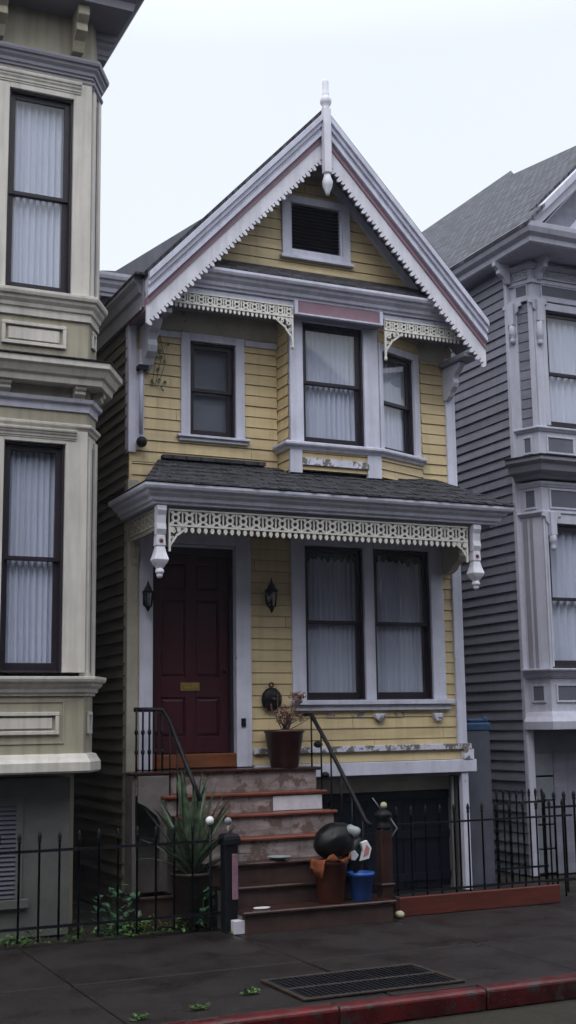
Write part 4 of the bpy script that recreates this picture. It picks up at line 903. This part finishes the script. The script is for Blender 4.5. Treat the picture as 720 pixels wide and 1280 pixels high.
# front gable
ga = [(9.24, zz(9.24)-.005), (11.3, zz(11.3)-.005), (13.36, zz(9.24)-.005)]
s = MB((0, 12.55), 0); s.slab([(9.55, 8.24), (11.3, 10.05), (13.05, 8.24)], -.1, 0); s.build('gable_wall', 'gsiding', rh)
s = MB((0, 12.42), 0)
for (p, q) in ((ga[0], ga[1]), (ga[2], ga[1])):
    s.slab([p, q, (q[0], q[1]-.27), (p[0]+(.24 if p[0] < q[0] else -.24), p[1])], -.06, .03)
    s.slab([p, q, (q[0], q[1]-.12), (p[0]+(.10 if p[0] < q[0] else -.10), p[1])], .03, .09)
s.build('bargeboard', 'gtrim', rh)
s = MB((0, 12.55), 0); s.slab([(10.02, 8.32), (11.3, 9.80), (11.3, 9.70), (10.16, 8.38), (11.6, 8.38), (11.6, 8.32)], 0, .03); s.build('gable_trim', 'gtrim', rh)
# ground storey under the bay: white pier, recessed entry
s = MB(); s.box(9.48, 9.56, -13.3, -13.22, 0, 1.82); s.build('pier', 'gtrim', rh, bevel=.004)
s = MB(); s.box(9.56, 9.92, -13.6, -13.30, 0, 1.8); s.box(9.565, 12.4, -13.6, -13.28, 1.50, 1.80); s.build('basement_wall', 'gpanel', rh)
for i in range(5):
    s = MB((0, 13.30), 0); s.box(9.565, 9.90, 0, .02, .02+i*.3, .30+i*.3); s.build('basement_board', 'gboard', rh, bevel=.006)
s = MB((0, 13.55), 0)
for i in range(10): s.box(9.93+i*.14, 10.06+i*.14, 0, .03, 0, 1.5)
s.build('garage_door', 'gpanel', rh, bevel=.004)

# ================================================================== between the houses: tall grey cabinet with a blue cover
t = thing('utility_cabinet', (8.55, 12.95, 0), 'tall narrow grey cabinet with a blue cover between the yellow and grey houses', 'cabinet')
s = MB(); s.box(8.36, 8.70, -13.3, -12.9, 0, 1.86); s.build('body', 'rubber', t, bevel=.008)
s = MB(); s.box(8.345, 8.715, -13.32, -12.885, 1.80, 1.90); s.box(8.40, 8.66, -13.2, -12.92, 1.90, 1.95); s.ball((8.66, -12.95, 1.93), .05, 8, 6); s.build('cover', 'bluetarp', t, bevel=.02)

# ================================================================== fences
def picket(root, x, y, h, z0=.03, r=.011, mat='black', ang=0):
    s = MB((x, y), 0)
    s.lathe([(r, z0), (r, z0+h-.10), (r*1.9, z0+h-.095), (r*1.2, z0+h-.08), (r*1.9, z0+h-.055), (r*1.1, z0+h-.02), (0, z0+h)], (0, 0), 6); return s.build('picket', mat, root)
lf = thing('iron_fence', (3.0, 11.5, 0), 'black wrought iron fence with spear tips along the pavement at the left', 'fence', 'black iron fences in front of the houses')
x = 4.50
while x > .8:
    picket(lf, x, 11.5+random.uniform(-.004, .004), .97+random.uniform(-.01, .01)); x -= .185
s = MB(); s.box(.8, 4.62, -11.512, -11.488, .81, .835); s.box(.8, 4.62, -11.512, -11.488, .14, .165); s.build('rail', 'black', lf)
rf = thing('iron_fence', (7.4, 11.45, 0), 'black wrought iron fence across the garage opening behind the redwood plank', 'fence', 'black iron fences in front of the houses')
x = 6.53
while x < 8.75:
    picket(rf, x, 11.45, 1.04); x += .175
s = MB(); s.box(6.30, 8.75, -11.462, -11.438, .875, .895); s.box(6.30, 8.75, -11.462, -11.438, .20, .22); s.build('rail', 'black', rf)
sf = thing('iron_fence', (9.0, 12.3, 0), 'tall black iron fence with close set pickets before the grey house', 'fence', 'black iron fences in front of the houses')
for k in range(8): picket(sf, 8.76+k*.095, 12.9, 1.10, 0)
for k in range(10): picket(sf, 8.72+.14*k, 11.9-.0*k, 1.12, 0, .014)
s = MB(); s.box(8.72, 9.48, -12.91, -12.89, .92, .945); s.box(8.70, 11.3, -11.912, -11.888, .93, .955); s.box(8.70, 11.3, -11.912, -11.888, .12, .145); s.box(8.72, 9.48, -12.91, -12.89, .15, .175); s.build('rail', 'black', sf)
# gate posts either side of the steps
t = thing('gate_post', (4.61, 11.3, 0), 'black gate post with a faded pink plate left of the steps', 'post')
s = MB(); s.box(4.545, 4.68, -11.37, -11.235, 0, .86); s.box(4.525, 4.70, -11.39, -11.215, .80, .865); s.lathe([(.085, .865), (.07, .90), (.0, .915)], (4.612, -11.30), 4, sq=True); s.build('post', 'black', t, bevel=.008)
s = MB(); s.box(4.61, 4.67, -11.233, -11.222, .30, .72); s.build('plate', 'pinklabel', t, bevel=.004)
s = MB(); s.tube([(4.60, -11.30, .90), (4.60, -11.30, .99)], .012, 6); s.ball((4.60, -11.30, 1.02), .036, 12, 8); s.build('knob', 'greydish', t)
t = thing('white_block', (4.63, 11.2, 0), 'small white painted block at the foot of the black gate post', 'block')
s = MB(); s.box(4.585, 4.70, -11.21, -11.12, 0, .125); s.build('block', 'riserwhite', t, bevel=.006)
t = thing('globe_finial', (4.45, 11.42, 0), 'white ball on a thin black rod beside the gate post', 'ornament')
s = MB(); s.tube([(4.47, -11.44, 0), (4.47, -11.44, .98)], .010, 6); s.build('rod', 'black', t); s = MB(); s.ball((4.47, -11.44, 1.02), .042, 14, 10); s.build('ball', 'whiteglaze', t)
t = thing('newel_post', (6.33, 11.35, 0), 'dark red brown newel post with ball top at the right foot of the steps', 'post')
s = MB(); s.box(6.27, 6.40, -11.44, -11.31, 0, .86); s.box(6.255, 6.415, -11.455, -11.295, .30, .33); s.build('post', 'treadlow', t, bevel=.008)
s = MB(); s.lathe([(.08, .86), (.09, .88), (.06, .91), (.065, .95), (.09, .985), (.09, 1.01), (.05, 1.04), (.02, 1.055)], (6.335, -11.375), 14); s.build('cap', 'black', t)
s = MB(); s.ball((6.345, -11.375, 1.09), .035, 12, 8); s.build('ball', 'stone', t)
s = MB(); s.tube([(6.33, -11.38, 1.03), (6.22, -11.38, 1.17)], .005, 5); s.tube([(6.38, -11.33, .98), (6.47, -11.33, .86), (6.40, -11.33, .78)], .008, 5); s.build('hook', 'greydish', t)

# ================================================================== objects on the pavement and steps
t = thing('redwood_plank', (7.4, 11.3, 0), 'long wet red brown timber plank on edge along the garage front', 'plank')
s = MB(); s.box(6.40, 8.42, -11.33, -11.27, .0, .185); s.build('board', 'redwood', t, bevel=.006)
s = MB(); s.box(6.39, 6.44, -11.36, -11.26, .0, .20); s.build('end_block', 'treadlow', t, bevel=.004)
t = thing('drain_grate', (4.6, 8.7, 0), 'rusty rectangular drain grate set in the wet pavement by the red kerb', 'grate')
s = MB(); s.box(3.95, 5.29, -9.08, -9.04, .004, .02); s.box(3.95, 5.29, -8.34, -8.30, .004, .02); s.box(3.95, 3.99, -9.04, -8.34, .004, .02); s.box(5.25, 5.29, -9.04, -8.34, .004, .02); s.box(3.99, 5.25, -8.70, -8.67, .004, .019); s.build('frame', 'rust', t, bevel=.003)
s = MB()
for i in range(28): a = 4.0+i*.0445; s.box(a, a+.018, -9.04, -8.34, .005, .016)
s.build('bars', 'black', t)
s = MB(); s.box(3.99, 5.25, -9.04, -8.34, .0045, .006); s.build('pit', 'interior', t)
# potted dried plant on the landing
def pot(name, x, y, z, r0, r1, h, mat, label, rim=.02, soil=True, cat='pot'):
    t = thing(name, (x, y, z), label, cat)
    s = MB((x, y), 0); prof = [(r0*.9, z), (r0, z+.01), (r1, z+h-rim*1.6), (r1+rim*.6, z+h-rim*1.5), (r1+rim*.6, z+h), (r1-.006, z+h), (r1-.012, z+h-.05), (0, z+h-.055)]
    s.lathe(prof, (0, 0), 28); s.build('body', mat, t)
    if soil: s = MB((x, y), 0); s.lathe([(0, z+h-.06), (r1-.012, z+h-.054), (r1*.5, z+h-.03), (0, z+h-.025)], (0, 0), 16); s.build('soil', 'soil', t)
    return t
pot('plant_pot', 5.72, 12.42, 1.462, .15, .21, .40, 'terracotta', 'large dark brown plant pot on the landing under the window')
dp_ = thing('dried_plant', (5.74, 12.42, 1.83), 'dried reddish flowering plant growing in the brown pot on the landing', 'plant')
s = MB(); heads = []
rnd = random.Random(5)
for k in range(20):
    a = rnd.uniform(0, 6.28); rr = rnd.uniform(.05, .25); x = 5.80+rr*math.cos(a)+.05; y = 12.42+rr*.5*math.sin(a)*.8; z = 1.83+rnd.uniform(.12, .40)
    if k < 3: x = 5.58+rnd.uniform(-.05, .05); z = 1.83+rnd.uniform(.2, .45)
    s.tube([(5.72+rnd.uniform(-.04, .04), -12.42, 1.82), ((5.72+x)/2+rnd.uniform(-.04, .04), -(12.42+y)/2, 1.83+(z-1.83)*.55), (x, -y, z)], [.006, .005, .003], 5); heads.append((x, y, z, k))
s.build('stems', 'drygreen', dp_)
s = MB()
for x, y, z, k in heads:
    for j in range(10 if k < 3 else 34):
        v = Vector((rnd.gauss(0, 1), rnd.gauss(0, 1), rnd.gauss(0, 1))).normalized()*rnd.uniform(.01, .06); c = Vector((x, -y, z))+v; q = rnd.uniform(.008, .02)
        a = Vector((rnd.uniform(-1, 1), rnd.uniform(-1, 1), rnd.uniform(-1, 1))).normalized(); b = a.orthogonal().normalized()
        s.add([tuple(c-a*q), tuple(c-b*q*.6), tuple(c+a*q), tuple(c+b*q*.6)], [(0, 1, 2, 3)])
s.build('flower_heads', 'dryleaf', dp_)
# buckets on the bottom step
pot('brown_bucket', 5.67, 11.27, .20, .125, .165, .40, 'terraorange', 'rust brown bucket on the bottom step under the big black bag', soil=False, cat='bucket')
t = thing('orange_cloth', (5.62, 11.22, .6), 'crumpled orange cloth hanging over the rim of the rust brown bucket', 'cloth')
s = MB(); P = []; F = []; n, m_ = 22, 6
for j in range(m_):
    for i in range(n+1):
        a = R(-20+235*i/n); q = noise.noise(Vector((i*.6, j*.7, 2)))
        rr = (.13, .165, .187, .194, .196, .198)[j]+.008*q; z = (.604, .618, .610, .57, .53, .49-.05*math.sin(i*.9))[j]+.008*q
        z += (0 if j < 3 else (.045*(j-2) if i < 15 else 0)); P.append((5.67+rr*math.cos(a), -11.27+rr*math.sin(a), z))
for j in range(m_-1):
    for i in range(n): b = j*(n+1)+i; F.append((b, b+1, b+n+2, b+n+1))
s.add(P, F, True); o = s.build('cloth', 'orange', t); so_m = o.modifiers.new('solid', 'SOLIDIFY'); so_m.thickness = .006
pot('blue_bucket', 5.985, 11.23, .20, .095, .125, .27, 'blue', 'bright blue plastic bucket on the bottom step beside the rust bucket', rim=.022, soil=False, cat='bucket')
# big black rounded bag with pale knotted cap
t = thing('black_bag', (5.78, 11.34, .6), 'big glossy black stuffed bag with a pale cap resting on the rust bucket', 'bag')
s = MB(); P = []; F = []; n, m_ = 28, 16
for j in range(m_+1):
    b = -math.pi/2+math.pi*j/m_
    for i in range(n):
        a = 2*math.pi*i/n; v = Vector((math.cos(b)*math.cos(a), math.cos(b)*math.sin(a), math.sin(b))); k = 1+.09*noise.noise(v*2.2+Vector((3, 1, 0)))
        k *= 1+.025*math.sin(a*7+b*3)*math.cos(b); P.append((5.745+v.x*.215*k, -11.33+v.y*.175*k, .775+v.z*.175*k+.03*v.x))
for j in range(m_):
    for i in range(n): k = (i+1) % n; F.append((j*n+i, j*n+k, (j+1)*n+k, (j+1)*n+i))
s.add(P, F, True); s.build('body', 'blackplastic', t)
s = MB(); s.frame((0, 0), 0); s.tube([(5.85, -11.25, .885), (5.87, -11.235, .882), (5.90, -11.22, .872), (5.925, -11.205, .858), (5.945, -11.195, .842), (5.955, -11.19, .834)], [.035, .056, .050, .056, .050, .02], 14); s.build('cap', 'greydish', t)
t = thing('printed_bag', (5.99, 11.42, .385), 'black and white carrier bag with a pink print behind the blue bucket', 'bag')
def loft(secs, n=14):
    s = MB(); P = []; F = []
    for cx, cy, cz, rx, ry in secs:
        for i in range(n): a = 2*math.pi*i/n; P.append((cx+rx*math.cos(a), cy+ry*math.sin(a), cz))
    for j in range(len(secs)-1):
        for i in range(n): k = (i+1) % n; F.append((j*n+i, j*n+k, (j+1)*n+k, (j+1)*n+i))
    F.append(tuple(range(n))); F.append(tuple(range((len(secs)-1)*n, len(secs)*n))); s.add(P, F, True); return s
s = loft([(6.0, -11.43, .386, .12, .07), (6.0, -11.43, .46, .14, .09), (6.02, -11.43, .60, .14, .085), (6.05, -11.43, .70, .11, .06), (6.07, -11.43, .76, .06, .03), (6.08, -11.43, .79, .01, .01)]); s.build('body', 'blackplastic', t)
s = MB((0, 11.335), 0)
s.slab([(6.03, .56), (6.14, .58), (6.17, .68), (6.12, .76), (6.05, .74), (6.07, .66)], -.03, .006); s.slab([(5.93, .58), (5.98, .57), (6.02, .62), (5.98, .67), (5.93, .65)], -.02, .012); s.build('white_print', 'whiteglaze', t, bevel=.004)
s = MB((0, 11.325), 0); s.slab([(6.07, .60), (6.13, .62), (6.145, .68), (6.11, .72), (6.085, .66)], -.02, .002); s.build('pink_print', 'pinkprint', t, bevel=.003)
# dishes and stones
t = thing('grey_dish', (5.34, 11.68, .585), 'shallow grey dish on the third tread', 'dish')
s = MB((5.30, 11.66), 0); z = .586; s.lathe([(.05, z), (.055, z+.008), (.115, z+.03), (.12, z+.036), (.108, z+.034), (.05, z+.014), (0, z+.013)], (0, 0), 24); s.build('dish', 'greydish', t)
t = thing('white_saucer', (4.9, 11.22, .2), 'small white oval saucer on the bottom tread', 'saucer')
s = loft([(4.90, -11.20, .2005, .06, .035), (4.90, -11.20, .208, .085, .05), (4.90, -11.20, .216, .088, .052), (4.90, -11.20, .214, .07, .04)]); s.build('saucer', 'whiteglaze', t)
t = thing('stone', (6.25, 11.04, 0), 'pale yellowish stone on the pavement beside the bottom step', 'stone')
s = MB(); P = []; s.ball((6.40, -11.20, .035), .048, 14, 10, .8); s.v = [(x+.012*noise.noise(Vector((x*30, y*30, z*30))), y, z+.01*noise.noise(Vector((z*40, x*20, y)))) for x, y, z in s.v]; s.build('stone', 'stone', t)

# ================================================================== planting
def blade(s, base, az, length, width, lean, curl=.6, seg=8, thick=.35):
    d = Vector((math.cos(az), math.sin(az), 0)); side = Vector((-d.y, d.x, 0)); p = Vector(base); ang = lean; P = []; F = []
    for i in range(seg+1):
        t = i/seg; wv = width*(.55+.9*t-1.4*t*t if t < .5 else (1-t)*1.3+.0)*1.0
        wv = width*max(0.02, math.sin(math.pi*min(1, (t*.78+.22)))**.8)
        nrm = d*math.cos(ang)*-1+Vector((0, 0, 1))*math.sin(ang)
        P += [tuple(p-side*wv), tuple(p-nrm*wv*thick), tuple(p+side*wv)]
        p = p+(d*math.sin(ang)+Vector((0, 0, 1))*math.cos(ang))*(length/seg); ang += curl/seg
    for i in range(seg):
        a = i*3; F += [(a, a+1, a+4, a+3), (a+1, a+2, a+5, a+4), (a+2, a, a+3, a+5)]
    s.add(P, F, True)
ag = thing('agave_plant', (4.42, 11.72, .3), 'large spiky agave with long grey green blades left of the steps', 'plant')
rnd = random.Random(11)
for k in range(26):
    s = MB(); az = k*2.4+rnd.uniform(-.3, .3); f = k/25
    blade(s, (4.40+.04*math.cos(az), -11.75+.04*math.sin(az), .50+.12*(1-f)), az, .60+.34*(1-f)-.08*rnd.random(), .042+.014*rnd.random(), .05+f*.95+rnd.uniform(-.12, .12), .1+1.1*f*rnd.random()); s.build('leaf', 'agave', ag)
pot('planter_tub', 4.40, 11.75, 0, .15, .20, .52, 'riserlow', 'weathered tub holding the agave behind the iron fence', cat='tub')
t = thing('brown_planter_box', (3.9, 11.9, 0), 'dark wooden trough on the soil in front of the yellow house corner', 'trough')
s = MB(); s.box(3.75, 4.25, -12.15, -11.85, 0, .30); s.box(3.73, 4.27, -12.17, -11.83, .27, .30); s.build('trough', 'riserlow', t, bevel=.006)
def leafy(name, x, y, z, n, spread, h, size, mat, label, cat='plant', group=None, seed=1):
    r_ = random.Random(seed); t = thing(name, (x, y, z), label, cat, group); s = MB()
    st_ = MB()
    for k in range(n):
        a = r_.uniform(0, 6.28); rr = spread*math.sqrt(r_.random()); c = Vector((x+rr*math.cos(a), -(y+rr*.7*math.sin(a)), z+h*r_.random()*(1-.4*rr/spread)))
        if k % 4 == 0: st_.tube([(x+rr*.3*math.cos(a), -y, z), tuple(c)], .0025, 4)
        q = size*r_.uniform(.6, 1.2); d = Vector((math.cos(a), math.sin(a), r_.uniform(-.2, .8))).normalized(); b = Vector((-d.y, d.x, r_.uniform(-.4, .4))).normalized()
        s.add([tuple(c), tuple(c+d*q*.5+b*q*.38), tuple(c+d*q), tuple(c+d*q*.5-b*q*.38), tuple(c+d*q*.5+Vector((0, 0, -.1*q)))], [(0, 1, 4), (1, 2, 4), (2, 3, 4), (3, 0, 4)])
    s.build('foliage', mat, t); st_.build('stems', mat, t); return t
leafy('leafy_shrub', 3.68, 11.85, 0, 110, .22, .50, .085, 'cabbage', 'loose green leafy shrub behind the fence beside the taupe house', seed=3)
leafy('broad_leaf_plant', 4.42, 11.56, .05, 34, .10, .42, .10, 'cabbage', 'pale green broad leaved plant below the agave', seed=4)
for k, (x, y, n, sp, lab) in enumerate(((4.62, 11.28-.1, 60, .12, 'tuft of weeds at the foot of the gate post'), (2.75, 8.36, 40, .09, 'weed tuft at the kerb near the left of the picture'), (3.22, 8.44, 60, .10, 'weed tuft at the kerb in the middle of the three'), (3.72, 8.72, 60, .10, 'weed tuft in the pavement left of the drain grate'))):
    leafy('weed_tuft', x, y, 0, n, sp*.62, .05, .028, 'weed', lab, 'weed', 'weed tufts on the pavement', 20+k)
r_ = random.Random(9); s = MB()
for k in range(1100):
    x = r_.uniform(1.2, 4.5)
    if noise.noise(Vector((x*3.1, 4, 0))) < -.12 and r_.random() < .85: continue
    x = x; y = 11.50+abs(r_.gauss(0, .12)); z = r_.random()**1.6*(.10+.10*noise.noise(Vector((x*2.2, 0, 0)))+.03); q = r_.uniform(.02, .055); a = r_.uniform(0, 6.28)
    c = Vector((x, -y, max(0, z))); d = Vector((math.cos(a), math.sin(a), r_.uniform(0, 1))).normalized(); b = Vector((-d.y, d.x, r_.uniform(-.4, .4))).normalized()
    s.add([tuple(c), tuple(c+d*q*.5+b*q*.35), tuple(c+d*q), tuple(c+d*q*.5-b*q*.35)], [(0, 1, 2, 3)])
tag(s.build('ground_weeds', 'weed'), 'low green weeds growing along the foot of the left iron fence', 'weeds', kind='stuff')

# ================================================================== the row of houses across the street (behind the viewer; shades the street and shows in the panes)
op = MB(); op.box(-120, 160, 2.0, 9.0, -.2, 0.0); tag(op.build('far_pavement', 'pave'), kind='structure')
for k, (x0, x1, h, rf_, mt, lab) in enumerate(((-21, -14, 9.5, 2.6, 'taupe', 'taupe row house across the street, far to the left'), (-13.9, -7, 9.0, 3.0, 'gsiding', 'slate row house across the street, on the left'), (-6.9, -.5, 10.0, 2.4, 'taupelow', 'grey row house across the street'),
        (-.4, 6, 9.2, 3.0, 'taupe', 'taupe row house across the street, straight behind the viewer'), (6.1, 13, 10.2, 2.6, 'gsiding', 'slate row house across the street, on the right'), (13.1, 20, 9.4, 2.8, 'taupelow', 'grey row house across the street, far to the right'), (20.1, 28, 10, 2.5, 'taupe', 'taupe row house across the street, at the right end'))):
    t = thing('row_house', ((x0+x1)/2, -9.0, 0), lab, 'house', 'row houses across the street')
    h -= 1.8; s = MB(); s.box(x0, x1, 9.0, 20, 0, h); s.build('wall', mt, t)
    s = MB((0, -9.0), 0); s.slab([(x0, h+.002), (x1, h+.002), ((x0+x1)/2, h+rf_)], -11, -.002); s.build('roof', 'gshingle', t, uvf=lambda c: (c.y, c.x))
    for zz_ in (2.4, 6.0):
        for xx in (x0+1, (x0+x1)/2-.6, x1-2.2):
            f = MB(); f.box(xx, xx+1.2, 8.96, 8.999, zz_, zz_+2); q = f.build('window', 'gtrim', t); f = MB(); f.box(xx+.12, xx+1.08, 8.94, 8.958, zz_+.12, zz_+1.88); f.build('pane', 'sash', q)

r_ = random.Random(31); s = MB()
for k in range(170):
    x = r_.uniform(1.5, 8.0); y = r_.choice((r_.uniform(8.22, 8.5), r_.uniform(8.2, 11.3), 7.9+r_.random()*.15)); z = .004 if y > 8.2 else -.126
    q = r_.uniform(.003, .011); a = r_.uniform(0, 3.1); d = Vector((math.cos(a), math.sin(a), 0)); b = Vector((-d.y, d.x, 0)); c = Vector((x, -y, z))
    s.add([tuple(c-d*q), tuple(c-b*q*.5+Vector((0, 0, q*.3))), tuple(c+d*q*.8+Vector((0, 0, q*.2))), tuple(c+b*q*.6+Vector((0, 0, q*.4)))], [(0, 1, 2, 3)])
tag(s.build('street_litter', 'litter'), 'small pale specks of grit and leaf litter on the wet pavement', 'litter', kind='stuff')

hz = MB(); hz.box(-150, 180, -130, 160, -1.2, 14.5); ho = hz.build('haze', 'interior'); tag(ho, 'thin pale fog hanging in the street', 'fog', kind='stuff')
hm = bpy.data.materials.new('haze'); hm.use_nodes = True; ht = hm.node_tree; ht.nodes.clear()
pv = N(ht, 'ShaderNodeVolumePrincipled'); pv.inputs['Color'].default_value = (.74, .80, .95, 1); pv.inputs['Density'].default_value = .0008; pv.inputs['Anisotropy'].default_value = .2
ht.links.new(pv.outputs[0], N(ht, 'ShaderNodeOutputMaterial').inputs['Volume'])
ho.data.materials.clear(); ho.data.materials.append(hm)

r_ = random.Random(12); s = MB()
for (x, y, dx, dy) in ((3.0, 9.5, .9, .55), (6.7, 9.3, .7, -.6), (5.4, 10.9, .8, -.25)):
    p = [(x, y)]
    for k in range(14): p.append((p[-1][0]+dx/14+r_.uniform(-.02, .02), p[-1][1]+dy/14+r_.uniform(-.02, .02)))
    for a, b in zip(p, p[1:]):
        l = math.hypot(b[0]-a[0], b[1]-a[1]); nx, ny = -(b[1]-a[1])/l*.003, (b[0]-a[0])/l*.003
        s.add([(a[0]-nx, -(a[1]-ny), .0045), (b[0]-nx, -(b[1]-ny), .0045), (b[0]+nx, -(b[1]+ny), .0045), (a[0]+nx, -(a[1]+ny), .0045)], [(0, 1, 2, 3)])
tag(s.build('pavement_crack', 'interior'), kind='structure')
